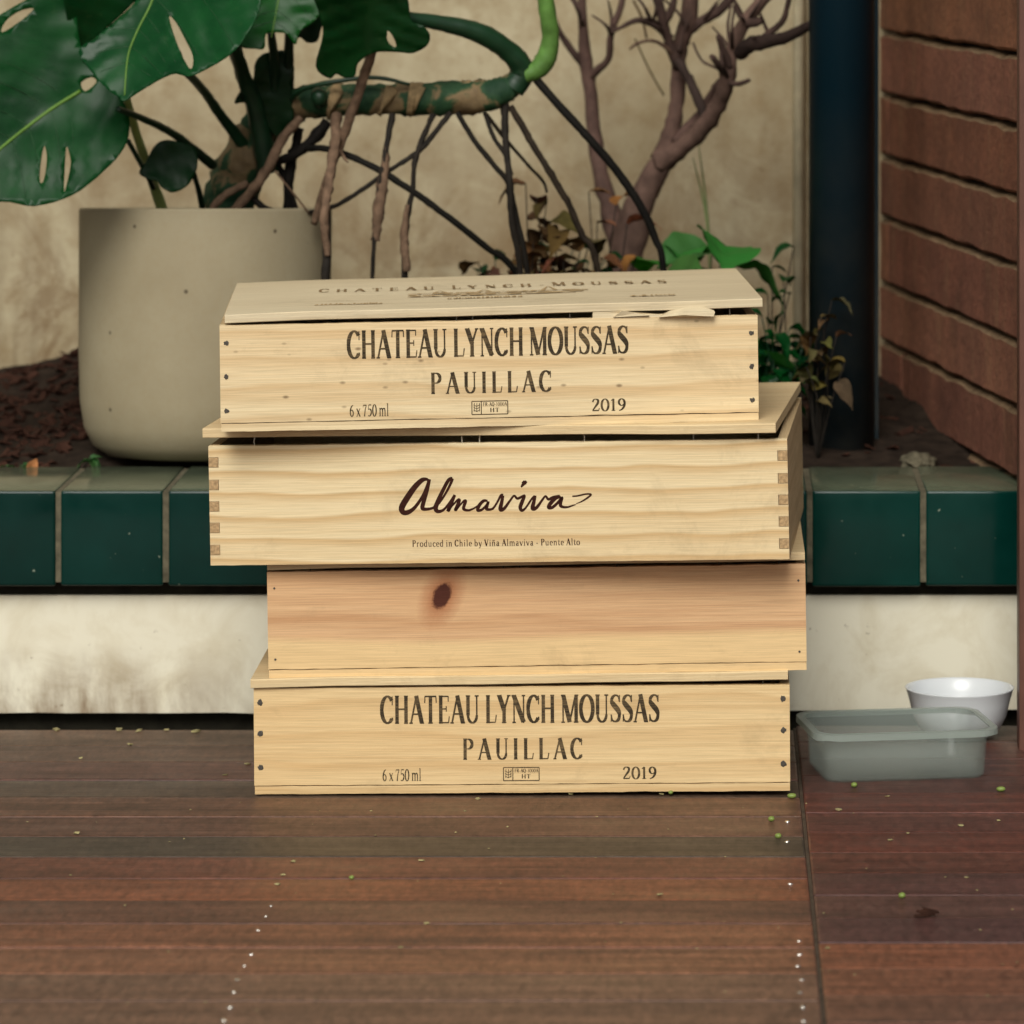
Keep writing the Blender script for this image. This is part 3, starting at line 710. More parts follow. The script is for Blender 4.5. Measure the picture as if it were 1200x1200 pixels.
def chateau_print(fp, W, s):
    f = lambda px: (px - 611) * s
    z = lambda v: v * s
    pl = lambda x, zz, h: Vector((x, -h, zz))
    for txt, x0, x1, zz, h, tr in (('CHATEAU LYNCH MOUSSAS', 444, 774, 82.5, 33, 0), ('PAUILLAC', 540, 683, 39.5, 25, 16), ('6 x 750 ml', 446, 492, 15, 14.5, 2), ('2019', 729, 770, 15.5, 15, 2)):
        ink = Ink(pl); ink.text(txt, f(x0), f(x1), z(zz), z(h), tr); ink.done('lettering', M['ink'], fp)
    ink = Ink(pl)
    a, b, lo, hi = f(589), f(631), z(14.5), z(30); w = z(1.1)
    for p in ([(a, lo), (b, lo)], [(a, hi), (b, hi)], [(a, lo), (a, hi)], [(b, lo), (b, hi)], [(f(600), lo), (f(600), hi)]): ink.ribbon([(*q, w) for q in p])
    ink.text('HT', f(610), f(621), z(17), z(5), 6); ink.text('FR-AQ-1000A', f(602), f(630), z(24.2), z(4.4), 3)
    for k_ in (591.6, 594.6, 597.6): ink.ribbon([(f(k_), z(18), w * .7), (f(k_ + .3), z(28), w * .7)])
    for zz in (18, 21, 24): ink.ribbon([(f(591), z(zz + 2), w * .7), (f(594.6), z(zz), w * .7), (f(598.4), z(zz + 2), w * .7)])
    ink.done('stamp', M['ink'], fp)
SC = .510 / 630
# bottom crate
r4, f4, l4 = crate('lowest wine crate standing on the deck, printed CHATEAU LYNCH MOUSSAS', .512, .1015, .33, 297, 4.295, .0006, 927, 4.297, .0040, 0.0, (M['w4'], M['wside']),
                   (.513, .325, .0085, -.002, -.003, .0010, .0052, .2, M['w2lid']))
chateau_print(f4, .512, SC); nails(f4, .512, .1, (.026, .058, .088), .0063)
# plain crate with a knot
r3, f3, l3 = crate('plain orange-toned wooden crate with a dark knot in its front', .5145, .1015, .33, 315, 4.30, .1112, 945.5, 4.296, .1190, 0.0, (M['w3'], M['wside']),
                   (.514, .33, .0075, 0, 0, .0022, .0036, 0, M['w2lid']))
for s in (-1, 1):
    for z in (.018, .086):
        bm = bmesh.new(); bmesh.ops.create_cone(bm, cap_ends=True, segments=8, radius1=.0012, radius2=.0011, depth=.0005)
        bmesh.ops.rotate(bm, verts=bm.verts, cent=(0, 0, 0), matrix=Matrix.Rotation(R(90), 3, 'X'))
        for v in bm.verts: v.co += Vector((s * .2505, -.0002, z))
        obj('nail', bm, M['nail'], f3)
# finger-jointed crate
r2, f2, l2 = crate('finger-jointed pale pine crate branded Almaviva in script', .552, .1135, .345, 247, 4.285, .2212, 925, 4.252, .2322, -3.4, (M['w2'], M['wside']),
                   (.548, .352, .009, -.008, -.004, .0078, .0072, -1.6, M['w2lid']), fingers=True)
SA = .552 / 679
ink = Ink(lambda x, z, h: Vector((x, -h, z)))
fx = lambda cx: (440 + cx * .23333 - 584) * SA
fz = lambda cy: (659.5 - 540 - cy * .23333) * SA
def script(pts, wk=1.18):
    q = catmull([Vector((fx(x), fz(y), w * .23333 * SA * wk)) for x, y, w in pts], 7); ink.ribbon([tuple(v) for v in q])
script([(272, 98, 10), (258, 92, 14), (236, 98, 20), (200, 132, 24), (158, 190, 26), (134, 232, 26), (140, 256, 22), (166, 256, 20), (200, 232, 15), (238, 180, 13), (262, 130, 13), (274, 94, 12)])
script([(276, 92, 14), (262, 150, 16), (244, 206, 18), (238, 236, 18), (256, 242, 14), (290, 236, 11), (322, 212, 10), (356, 164, 10), (384, 112, 12), (392, 90, 12)])
script([(392, 88, 12), (372, 98, 15), (342, 150, 16), (316, 204, 19), (304, 238, 20), (316, 254, 16), (344, 246, 11), (372, 214, 9), (396, 180, 10)])
script([(402, 172, 12), (388, 204, 15), (370, 244, 17), (366, 252, 12), (388, 226, 8), (416, 198, 10), (424, 200, 14), (414, 226, 15), (404, 248, 14), (420, 232, 8), (446, 204, 9), (456, 204, 13), (448, 226, 14), (446, 244, 13), (470, 250, 10), (498, 240, 8), (520, 226, 8)])
script([(566, 204, 9), (546, 204, 13), (524, 226, 15), (516, 250, 14), (536, 248, 11), (560, 226, 10), (570, 208, 11), (562, 232, 14), (562, 246, 13), (590, 244, 10), (612, 216, 9), (634, 178, 11), (644, 178, 14)])
script([(644, 178, 12), (638, 208, 15), (630, 246, 18), (648, 244, 14), (678, 206, 10), (700, 180, 9), (716, 194, 11), (742, 184, 11), (752, 182, 12), (740, 210, 16), (730, 238, 16), (738, 254, 13), (758, 240, 9), (786, 200, 9), (804, 182, 10)])
script([(806, 180, 12), (800, 206, 15), (792, 244, 18), (812, 240, 14), (840, 204, 10), (858, 184, 9), (872, 200, 11), (896, 190, 12), (930, 184, 12)])
script([(744, 122, 16), (758, 112, 20)])
script([(736, 138, 6), (748, 122, 14), (764, 108, 12)])
script([(934, 188, 11), (910, 194, 15), (884, 218, 17), (872, 240, 15), (892, 240, 13), (922, 214, 12), (940, 192, 13), (932, 220, 15), (936, 236, 13), (966, 240, 9), (1000, 230, 6), (1010, 228, 3)])
script([(1010, 224, 3), (1040, 212, 6), (1072, 192, 8), (1086, 178, 8), (1060, 176, 7), (1020, 184, 7), (992, 186, 6)])
ink.done('brand_script', M['brand'], f2)
ink = Ink(lambda x, z, h: Vector((x, -h, z)))
ink.text('Produced in Chile by Viña Almaviva - Puente Alto', fx(182), fx(1026), fz(430), 33 * .2333 * SA, 6)
ink.done('lettering', M['brand'], f2)
# top crate
r1, f1, l1 = crate('topmost wine crate with splintered lid, printed CHATEAU LYNCH MOUSSAS', .509, .1005, .33, 260, 4.24, .3536, 888, 4.276, .3600, 4.0, (M['w1'], M['wside']),
                   (.509, .335, .0082, .005, .001, .0022, .0075, 0, M['w1lid']))
chateau_print(f1, .509, .509 / 630); nails(f1, .509, .1, (.020, .052, .084), .0060, .0024)
ink = Ink(lambda x, y, h: Vector((x, y, .0082 + .0007 + h)))
fl = lambda px: (px - 580) * .509 / 610
ink.text('CHATEAU LYNCH-MOUSSAS', fl(377), fl(790), .190, .038, 34, .8, (0, 8, 14))
ink.done('lettering', M['faint'], l1)
ink = Ink(lambda x, y, h: Vector((x, y, .0082 + .0007 + h)))
rk = random.Random(5)
for i in range(70):                                    # worn stamp of a low building with turrets
    x = fl(482 + rk.uniform(0, 195)); y = .118 + rk.uniform(0, .028); ink.ribbon([(x, y, .006), (x + rk.uniform(.004, .014), y + rk.uniform(-.001, .001), .006)])
for px in (520, 572, 648):
    ink.ribbon([(fl(px - 8), .146, .004), (fl(px), .190 if px == 648 else .172, .002), (fl(px + 8), .146, .004)])
ink.ribbon([(fl(482), .117, .004), (fl(678), .117, .004)]); ink.ribbon([(fl(482), .147, .003), (fl(678), .147, .003)])
for i in range(26):
    x = fl(528 + i * 3.4); ink.ribbon([(x, .085, .002), (x + rk.uniform(-.001, .002), .085 + rk.uniform(.006, .016), .002)])
for i in range(30):
    x = fl(376 + i * 2.6); ink.ribbon([(x, .055, .0018), (x + rk.uniform(-.001, .002), .055 + rk.uniform(.004, .016), .0018)])
for i in range(20):
    x = fl(738 + i * 2.6); ink.ribbon([(x, .055, .0018), (x + rk.uniform(-.001, .002), .055 + rk.uniform(.004, .016), .0018)])
ink.done('worn_stamp', M['fainter'], l1)
# splintered sliver of the lid's edge
def sliver(pts, y0, y1, name='splinter'):
    bm = bmesh.new(); q = [((px - 573) * .509 / 630, z) for px, z in pts]
    prism(bm, q, 'y', y0, y1)
    for v in bm.verts: v.co += Vector((noise.noise(v.co * 90) * .0015, noise.noise(v.co * 70 + Vector((5, 0, 0))) * .003, noise.noise(v.co * 80 + Vector((0, 9, 0))) * .0008))
    return obj(name, bm, M['w1lid'], r1)
sliver([(694, .0995), (836, .0998), (800, .1035), (770, .1030), (740, .1055), (725, .1078), (695, .1066)], .001, .02)
sliver([(718, .1015), (728, .1075), (745, .105), (760, .1025)], -.002, .012)
bm = bmesh.new()
q = [Vector(v) for v in ((.160, -.004, .1008), (.184, -.010, .1030), (.2135, -.008, .1050), (.2120, -.009, .1010), (.188, .010, .1145), (.196, .004, .1075), (.2125, -.004, .1065), (.165, .012, .1030))]
vs = [bm.verts.new(v) for v in q]; bmesh.ops.convex_hull(bm, input=vs)
obj('splinter', bm, M['w1lid'], r1)

# ================================================================== POT AND MONSTERA
pot = tag(empty('plant_pot', (P(239, 400, 4.965).x, 4.965, .2365), (R(-3.9), 0, 0)), 'round beige concrete pot holding the monstera, on the tiled coping', 'pot')
prof = [(0, .0), (.075, .0), (.105, .004), (.122, .016), (.132, .036), (.1365, .065), (.1385, .12), (.1395, .272), (.1390, .2745), (.1365, .2752), (.1345, .2745), (.1335, .270), (.1325, .225), (0, .225)]
bm = bmesh.new(); seg = 64
for i in range(len(prof) - 1):
    for k_ in range(seg):
        a0, a1 = 2 * math.pi * k_ / seg, 2 * math.pi * (k_ + 1) / seg; v = []
        for (r_, z), a in ((prof[i], a0), (prof[i], a1), (prof[i + 1], a1), (prof[i + 1], a0)): v.append(bm.verts.new((r_ * math.cos(a), r_ * math.sin(a), z)))
        bm.faces.new(v)
bmesh.ops.remove_doubles(bm, verts=bm.verts, dist=1e-6); bmesh.ops.dissolve_degenerate(bm, dist=1e-6, edges=bm.edges)
obj('body', bm, M['pot'], pot, smooth=True)
bm = bmesh.new(); bmesh.ops.create_circle(bm, cap_ends=True, segments=48, radius=.1328)
for v in bm.verts: v.co.z = .236
obj('potting_soil', bm, M['soil'], pot)

mon = tag(empty('monstera', (P(290, 0, 4.96).x, 4.96, .475)), 'potted monstera with split glossy leaves and hanging aerial roots', 'plant')
def mo(o):
    o.parent = mon; o.matrix_parent_inverse = Matrix.Translation(-Vector(mon.location)); return o
def leaf(name, outline, midrib, D, gx=0, gy=0, fold=.25, holes=(), color=(1, 1, 1, 1), veins=8, curl=.0, mr=2.0, label=None):
    """outline, midrib, holes in photo pixels; the blade gets depth from a tilt, a fold along the midrib and quilting"""
    out = [tuple(v) for v in catmull([Vector(p) for p in outline], 4, True)]
    hs_ = [[tuple(v) for v in catmull([Vector(p) for p in h], 3, True)] for h in holes]
    mid = [tuple(v) for v in catmull([Vector(p) for p in midrib], 6)]
    cx = sum(p[0] for p in out) / len(out); cy = sum(p[1] for p in out) / len(out)
    def depth(x, y):
        best = 1e9; bi = 0
        for i, m_ in enumerate(mid):
            d = (m_[0] - x) ** 2 + (m_[1] - y) ** 2
            if d < best: best, bi = d, i
        d = math.sqrt(best); L = bi / len(mid)
        a = mid[max(bi - 1, 0)]; b = mid[min(bi + 1, len(mid) - 1)]
        side = 1 if (b[0] - a[0]) * (y - a[1]) - (b[1] - a[1]) * (x - a[0]) > 0 else -1
        mm = D / F
        quilt = .0013 * math.sin((L - d * .0035) * veins * 6.28) * min(1, d / 25)
        return D + (gx * (x - cx) + gy * (y - cy)) * mm - fold * d * mm + curl * (d / 100) ** 2 * .1 + quilt + .004 * noise.noise(Vector((x * .02, y * .02, D * 9)))
    pts = list(out); edges = [(i, (i + 1) % len(out)) for i in range(len(out))]
    for h in hs_:
        o0 = len(pts); pts += h; edges += [(o0 + i, o0 + (i + 1) % len(h)) for i in range(len(h))]
    x0 = min(p[0] for p in out); x1 = max(p[0] for p in out); y0 = min(p[1] for p in out); y1 = max(p[1] for p in out)
    st = max(5.0, (x1 - x0) / 34); y = y0; ro = 0
    while y < y1:
        x = x0 + (ro % 2) * st / 2
        while x < x1:
            if inside((x, y), out) and not any(inside((x, y), h) for h in hs_): pts.append((x, y))
            x += st
        y += st * .86; ro += 1
    r_ = delaunay_2d_cdt([Vector(p) for p in pts], edges, [], 0, 1e-4)
    bm = bmesh.new(); V = [bm.verts.new(P(v.x, v.y, depth(v.x, v.y)) - Vector(mon.location)) for v in r_[0]]
    for f in r_[2]:
        c = (sum(r_[0][i].x for i in f) / 3, sum(r_[0][i].y for i in f) / 3)
        if inside(c, out) and not any(inside(c, h) for h in hs_): bm.faces.new([V[i] for i in f])
    loose = [v for v in bm.verts if not v.link_faces]; bmesh.ops.delete(bm, geom=loose, context='VERTS')
    bmesh.ops.recalc_face_normals(bm, faces=bm.faces)
    if bm.faces and sum(f.normal.y for f in bm.faces) > 0: bmesh.ops.reverse_faces(bm, faces=bm.faces)
    me = bpy.data.meshes.new('leaf'); bm.to_mesh(me); bm.free(); me.shade_smooth()
    o = mesh_obj('leaf', me, M['leaf'], mon, color)
    sm = o.modifiers.new('thick', 'SOLIDIFY'); sm.thickness = .0012; sm.offset = 1 if False else -1
    if label: o['label'] = label
    if mr:
        mp = [P(x, y, depth(x, y) - .0006) - Vector(mon.location) for x, y in mid]
        bm = bmesh.new(); tube(bm, mp[::2] if len(mp) > 8 else mp, [mr * D / F, mr * .5 * D / F], 6, 2)
        obj('midrib', bm, M['midrib'], o, True)
        # side veins
        for q in range(1, veins):
            i = int(len(mid) * q / veins * .9); a = mid[i]; b = mid[min(i + 2, len(mid) - 1)]
            dx, dy = b[0] - a[0], b[1] - a[1]; l = math.hypot(dx, dy)
            if l < 1e-6: continue
            dx /= l; dy /= l
            for s in (-1, 1):
                vp = []
                for t in range(8):
                    w = t * (x1 - x0) * .07; x = a[0] + (dx * (.35 + .05 * t) - dy * s) * w; y = a[1] + (dy * (.35 + .05 * t) + dx * s) * w
                    if not inside((x, y), out) or any(inside((x, y), h) for h in hs_): break
                    vp.append(P(x, y, depth(x, y) - .0001) - Vector(mon.location))
                if len(vp) > 2:
                    bm = bmesh.new(); tube(bm, vp, [.55 * D / F, .25 * D / F], 5, 2); obj('vein', bm, M['petiole'], o, True, (1.6, 1.5, 1, 1))
    return o
# large lower-left blade, upper half and lower half meet along the midrib
leaf('a', [(98, 62), (92, 40), (88, 12), (70, -12), (30, 0), (-30, 40), (-90, 110), (-130, 190), (-150, 260), (-110, 262), (-60, 250), (0, 236), (40, 241), (85, 228), (122, 200), (146, 172), (152, 146), (148, 126), (138, 108), (118, 84)],
     [(94, 107), (60, 128), (20, 158), (-20, 190), (-80, 226), (-140, 258)], 4.81, .15, -.45, .22,
     [[(95, 97), (107, 90), (113, 96), (100, 107)], [(52, 170), (55, 186), (51, 212), (46, 211), (48, 185)], [(78, 171), (83, 190), (78, 216), (75, 224), (76, 195)], [(40, 10), (22, 26), (2, 38), (6, 26), (20, 14)]], (1, 1, 1, 1), 8, mr=2.6)
# leaf with hanging tip at top centre
leaf('b', [(92, 60), (112, 44), (140, 20), (162, -4), (176, -50), (215, -90), (262, -70), (300, -30), (306, 0), (297, 28), (276, 58), (250, 76), (222, 89), (200, 87), (168, 104), (146, 118), (140, 114), (128, 106), (112, 90)],
     [(200, -80), (180, -4), (162, 34), (150, 66), (146, 112)], 4.745, -.25, -.55, .16,
     [[(198, 19), (206, 26), (220, 52), (226, 66), (225, 80), (219, 76), (206, 48)]], (1.35, 1.2, 1.35, 1), 7, mr=1.8)
# blade behind both, its shade darkened into the leaf colour
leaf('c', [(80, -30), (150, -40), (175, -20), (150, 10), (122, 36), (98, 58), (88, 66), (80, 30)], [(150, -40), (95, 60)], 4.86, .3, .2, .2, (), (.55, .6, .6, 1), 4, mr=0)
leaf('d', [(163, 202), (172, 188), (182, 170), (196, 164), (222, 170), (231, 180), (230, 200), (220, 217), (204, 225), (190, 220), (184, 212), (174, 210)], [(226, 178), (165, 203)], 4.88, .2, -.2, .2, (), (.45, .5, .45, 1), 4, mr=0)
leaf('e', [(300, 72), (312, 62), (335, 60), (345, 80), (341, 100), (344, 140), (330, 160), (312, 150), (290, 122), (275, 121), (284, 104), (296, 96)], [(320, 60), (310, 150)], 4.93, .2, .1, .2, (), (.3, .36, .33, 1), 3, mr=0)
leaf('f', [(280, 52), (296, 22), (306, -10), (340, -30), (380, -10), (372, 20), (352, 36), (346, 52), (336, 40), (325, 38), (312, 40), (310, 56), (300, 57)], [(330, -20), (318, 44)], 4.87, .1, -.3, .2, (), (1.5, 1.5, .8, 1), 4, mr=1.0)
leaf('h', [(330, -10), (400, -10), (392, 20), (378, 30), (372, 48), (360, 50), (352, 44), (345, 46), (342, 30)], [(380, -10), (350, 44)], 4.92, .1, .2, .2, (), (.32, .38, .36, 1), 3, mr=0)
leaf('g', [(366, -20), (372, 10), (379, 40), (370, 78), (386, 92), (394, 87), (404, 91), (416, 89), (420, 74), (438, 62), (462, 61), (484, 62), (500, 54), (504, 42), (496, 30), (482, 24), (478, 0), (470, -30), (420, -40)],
     [(440, -30), (432, 20), (430, 62)], 4.82, .25, .35, .25, [[(455, 36), (462, 46), (464, 55), (457, 52), (453, 44)]], (.62, .6, .55, 1), 5, mr=0)  # shading on the blade's back is put into this darker colour
def dpt(lst): return [P(x, y, d) for x, y, d in lst]
def rod(name, lst, r, m, n=9, seg=9, wob=.14, color=None):
    n = max(n, 9)
    o = tube_obj(name, dpt(lst), [q * 4.9 / F for q in r], M[m], None, seg, n, wob, color); return mo(o)
# stem: climbs from the pot, then runs level to the right
rod('stem', [(262, 290, 5.0), (268, 240, 4.99), (290, 185, 4.98), (315, 145, 4.97), (350, 122, 4.95), (400, 118, 4.93), (460, 117, 4.92), (530, 115, 4.91), (575, 112, 4.9), (603, 98, 4.9)], [30, 31, 30, 27, 20, 18, 18, 19, 18, 13], 'stem', 6, 16, .26)
for x, y, w, rr in ((392, 118, 6, 20), (453, 117, 4, 19.5), (487, 116, 8, 20), (548, 114, 9, 20.5), (566, 112, 5, 20)):
    rod('leaf_scar', [(x - w, y, 4.926 if x < 440 else 4.912), (x, y + 1, 4.926 if x < 440 else 4.912), (x + w * .6, y + 3, 4.926 if x < 440 else 4.912)], [rr * .92, rr, rr * .93], 'scar', 2, 14, .3)
rod('bud', [(372, 108, 4.93), (374, 114, 4.912), (376, 122, 4.925)], [6, 10, 6], 'petiole', 3)
rod('petiole', [(600, 104, 4.9), (612, 84, 4.9), (598, 62, 4.89), (560, 38, 4.87), (510, 26, 4.85), (470, 20, 4.83)], [15, 14, 12.5, 12, 9, 7], 'petiole', 6, 12, .08)
rod('petiole', [(598, 92, 4.9), (618, 88, 4.895), (637, 74, 4.895), (645, 45, 4.89), (641, 10, 4.88), (634, -60, 4.87)], [6, 9, 12.5, 10.5, 10, 9], 'freshstalk', 6, 12, .1)
rod('petiole', [(218, 84, 4.75), (240, 108, 4.86), (262, 140, 4.93), (290, 175, 4.965)], [5, 5.5, 6.5, 8], 'petiole')
rod('petiole', [(270, 40, 4.82), (284, 85, 4.9), (300, 130, 4.93), (315, 200, 4.95)], [8, 9, 11, 14], 'petiole', color=(.8, .8, .8, 1))
rod('petiole', [(138, 128, 4.79), (165, 138, 4.83), (205, 158, 4.9), (250, 194, 4.955)], [3.5, 4, 5, 6], 'petiole', color=(.7, .7, .7, 1))
rod('petiole', [(148, 112, 4.83), (158, 150, 4.88), (176, 205, 4.93), (192, 252, 4.96), (198, 275, 4.965)], [4, 5, 6, 7, 7], 'palestalk')
rod('petiole', [(150, 165, 4.85), (165, 192, 4.88), (180, 220, 4.92)], [3, 3, 3], 'petiole', color=(.7, .7, .7, 1))
rod('petiole', [(226, 200, 4.89), (234, 228, 4.93), (240, 262, 4.96)], [3, 3.5, 4], 'petiole', color=(.6, .6, .6, 1))
rod('petiole', [(318, 40, 4.88), (322, 80, 4.92), (322, 130, 4.95)], [5, 6, 7], 'petiole', color=(.6, .6, .6, 1))
rod('petiole', [(339, 30, 4.9), (338, 90, 4.94), (334, 150, 4.96)], [5, 7, 9], 'petiole', color=(.5, .5, .5, 1))
rod('tendril', [(342, 116, 4.93), (356, 104, 4.91), (390, 96, 4.9), (440, 91, 4.9), (480, 99, 4.9)], [3, 3, 3, 2.6, 2], 'petiole')
# dry and living aerial roots
rod('dry_petiole', [(436, 60, 4.86), (420, 110, 4.86), (402, 160, 4.87), (385, 205, 4.88), (368, 262, 4.9)], [5.5, 6, 6, 5, 4.5], 'dry', 5, 8, .25)
rod('root_sheath', [(394, 134, 4.88), (392, 170, 4.86), (386, 210, 4.83), (382, 240, 4.81), (380, 262, 4.806), (384, 300, 4.806)], [6.5, 6.5, 5.5, 5, 5.5, 3.5], 'dry', 5, 7, .5)
rod('aerial_root', [(383, 245, 4.815), (383, 300, 4.81), (381, 345, 4.81), (380, 520, 4.86)], [4, 5, 5, 4], 'root')
rod('root_sheath', [(453, 172, 4.88), (450, 205, 4.875), (444, 245, 4.87), (440, 282, 4.87)], [2.5, 6, 6.5, 5], 'dry', 5, 7, .5)
rod('aerial_root', [(460, 134, 4.9), (455, 160, 4.885), (448, 200, 4.873), (442, 240, 4.87), (436, 330, 4.87), (430, 510, 4.9)], [4, 3.5, 3, 3, 2.5, 2.5], 'root', wob=.3)
rod('aerial_root', [(508, 134, 4.9), (496, 160, 4.89), (486, 190, 4.88), (484, 220, 4.88), (477, 260, 4.88), (474, 320, 4.88), (476, 510, 4.9)], [3.5, 3.2, 3.2, 2.8, 3.5, 4, 3], 'root', wob=.4)
rod('root_sheath', [(477, 240, 4.876), (474, 275, 4.876), (477, 318, 4.876)], [2.5, 4.5, 4.5], 'dry', 5, 7, .5)
rod('aerial_root', [(528, 132, 4.9), (510, 155, 4.89), (490, 178, 4.885), (456, 200, 4.88), (420, 225, 4.88), (388, 243, 4.89), (340, 252, 4.94)], [3.5, 3.2, 3, 2.8, 2.8, 2.8, 2.8], 'root', wob=.3)
rod('aerial_root', [(340, 178, 4.96), (380, 174, 4.9), (430, 192, 4.88), (480, 222, 4.88), (530, 258, 4.89), (570, 290, 4.91), (604, 318, 4.93), (680, 430, 4.98), (710, 520, 5.0)], [4, 4, 4, 4, 4, 4, 4, 3.5, 3], 'root', color=(.4, .45, .4, 1))
rod('aerial_root', [(536, 132, 4.9), (556, 165, 4.89), (580, 195, 4.885), (596, 216, 4.885), (606, 260, 4.89), (618, 320, 4.9), (640, 510, 4.95)], [3.2, 3.2, 3.2, 3.2, 3.5, 3.5, 3], 'root', color=(.6, .6, .55, 1))
rod('aerial_root', [(592, 116, 4.9), (592, 160, 4.89), (597, 210, 4.88), (600, 260, 4.885), (610, 320, 4.9), (622, 510, 4.95)], [5, 4, 4, 4, 4, 3], 'root', wob=.4)
rod('aerial_root', [(598, 124, 4.9), (616, 155, 4.9), (640, 195, 4.9), (664, 235, 4.91), (682, 275, 4.92), (700, 312, 4.93), (740, 510, 5.0)], [4, 4, 4, 4, 4, 4, 3], 'root', wob=.35, color=(1.6, 1.4, 1.2, 1))
rod('aerial_root', [(568, 132, 4.9), (578, 160, 4.89), (592, 182, 4.885), (600, 205, 4.88)], [2.5, 2.5, 2.5, 2], 'root', wob=.3)
rod('aerial_root', [(570, 134, 4.9), (588, 158, 4.91), (600, 172, 4.92), (620, 195, 4.93), (636, 212, 4.94), (641, 226, 4.94)], [2.5, 2.5, 2.2, 2, 2, 1.5], 'root', color=(1.4, 1.3, 1.1, 1))
rod('aerial_root', [(622, 86, 4.9), (650, 118, 4.89), (690, 162, 4.89), (724, 202, 4.9), (752, 244, 4.91), (768, 280, 4.92), (778, 320, 4.93), (790, 500, 5.0)], [5, 5, 5, 5, 5, 4.5, 4, 4], 'root', color=(.35, .38, .36, 1))
# tangle at the foot of the stem
rod('aerial_root', [(352, 138, 4.93), (330, 165, 4.92), (312, 200, 4.91), (290, 230, 4.91), (262, 258, 4.93)], [5, 6, 6, 6, 5], 'dry', wob=.4)
rod('aerial_root', [(352, 150, 4.95), (344, 180, 4.95), (338, 215, 4.95), (336, 262, 4.96)], [5, 6, 6, 5], 'root', wob=.4, color=(.4, .4, .38, 1))
rod('aerial_root', [(322, 188, 4.95), (332, 205, 4.95), (340, 225, 4.95), (350, 262, 4.96)], [4, 4, 4, 4], 'root', color=(.4, .4, .38, 1))
rod('aerial_root', [(384, 142, 4.93), (370, 160, 4.93), (350, 178, 4.93), (326, 190, 4.94)], [7, 7, 6, 5], 'root', wob=.3, color=(.4, .4, .38, 1))
rod('aerial_root', [(296, 232, 4.92), (310, 244, 4.92), (325, 249, 4.92), (350, 252, 4.93)], [4, 4, 4, 4], 'root', color=(.5, .5, .45, 1))
rod('aerial_root', [(290, 215, 4.93), (268, 226, 4.92), (252, 240, 4.92), (244, 262, 4.93)], [4, 4.5, 4.5, 4], 'dry', wob=.3)
rod('aerial_root', [(322, 200, 4.9), (345, 228, 4.9), (362, 250, 4.91)], [1.2, 1.2, 1.2], 'dry')
rod('aerial_root', [(398, 175, 4.87), (404, 186, 4.865), (408, 190, 4.86)], [2, 1.8, 1], 'dry')

# ================================================================== PLANTS IN THE BED
shrub = tag(empty('leafless_shrub', P(728, 420, 5.25)), 'bare branching shrub growing against the plaster wall', 'shrub')
def sh(name, lst, r, color=(1, 1, 1, 1), wob=.25):
    o = tube_obj(name, dpt(lst), [q * 5.2 / F for q in r], M['treebark'], None, 9, 5, wob, color)
    o.parent = shrub; o.matrix_parent_inverse = Matrix.Translation(-Vector(shrub.location)); return o
dk = (.5, .5, .52, 1)
sh('trunk', [(728, 445, 5.25), (730, 340, 5.24), (740, 270, 5.23), (756, 225, 5.22), (778, 185, 5.21)], [24, 22, 20, 16, 14])
sh('branch', [(730, 300, 5.25), (712, 235, 5.26), (700, 180, 5.27), (692, 110, 5.28), (686, 70, 5.28), (683, 20, 5.28), (680, -60, 5.28)], [13, 11, 9, 8, 8, 5.5, 4.5], (.8, .78, .8, 1))
sh('branch', [(686, 78, 5.28), (676, 66, 5.28), (664, 50, 5.275), (652, 30, 5.27), (640, -10, 5.27)], [6, 5, 4, 3.5, 3], dk)
sh('branch', [(690, 92, 5.28), (700, 82, 5.27), (713, 68, 5.26), (716, 40, 5.25), (728, 6, 5.25), (735, -40, 5.25)], [6, 5, 4, 4, 4, 3], (.8, .78, .8, 1))
sh('branch', [(776, 188, 5.21), (788, 150, 5.22), (794, 110, 5.23), (796, 60, 5.24), (806, 25, 5.24), (812, -40, 5.24)], [13, 10, 9, 9, 10, 8], (.8, .78, .78, 1))
sh('branch', [(774, 190, 5.21), (800, 172, 5.19), (824, 150, 5.17), (842, 122, 5.15), (852, 95, 5.13), (858, 60, 5.12), (874, 25, 5.11), (905, -12, 5.1)], [14, 11, 11, 10, 10, 8, 8, 6])
sh('branch', [(792, 166, 5.2), (806, 150, 5.22), (822, 135, 5.22), (838, 108, 5.2), (850, 92, 5.16)], [6, 7, 7, 7, 6], (.7, .68, .7, 1))
sh('branch', [(866, 62, 5.12), (880, 52, 5.1), (905, 48, 5.08), (925, 42, 5.06), (952, 28, 5.04)], [9, 9, 8, 7, 5], (.25, .25, .26, 1))
sh('branch', [(894, 44, 5.1), (910, 32, 5.09), (920, 18, 5.08), (928, -20, 5.07)], [4, 4, 3.5, 3], dk)
sh('branch', [(806, 36, 5.24), (826, 22, 5.24), (848, 8, 5.24), (870, -20, 5.24)], [7, 6, 6, 5], dk)
sh('branch', [(796, 78, 5.23), (784, 50, 5.22), (778, 30, 5.21), (772, 5, 5.2), (764, -30, 5.2)], [8, 6, 6, 6, 5], dk)
sh('branch', [(786, 45, 5.22), (765, 28, 5.21), (745, 24, 5.2), (728, 32, 5.2), (716, 38, 5.2)], [5, 4, 3.5, 2.5, 1.5], dk)
sh('branch', [(788, 62, 5.22), (772, 50, 5.21), (758, 48, 5.2), (745, 52, 5.2), (738, 58, 5.2)], [2.5, 2.5, 2, 2, 1.4], (.9, .9, .8, 1))
sh('branch', [(806, 90, 5.2), (816, 112, 5.19), (824, 132, 5.18), (828, 150, 5.17)], [6, 6, 6, 6], (.3, .32, .34, 1))
sh('branch', [(794, 72, 5.21), (800, 80, 5.2), (806, 92, 5.2)], [5, 5.5, 6], (.3, .32, .34, 1))
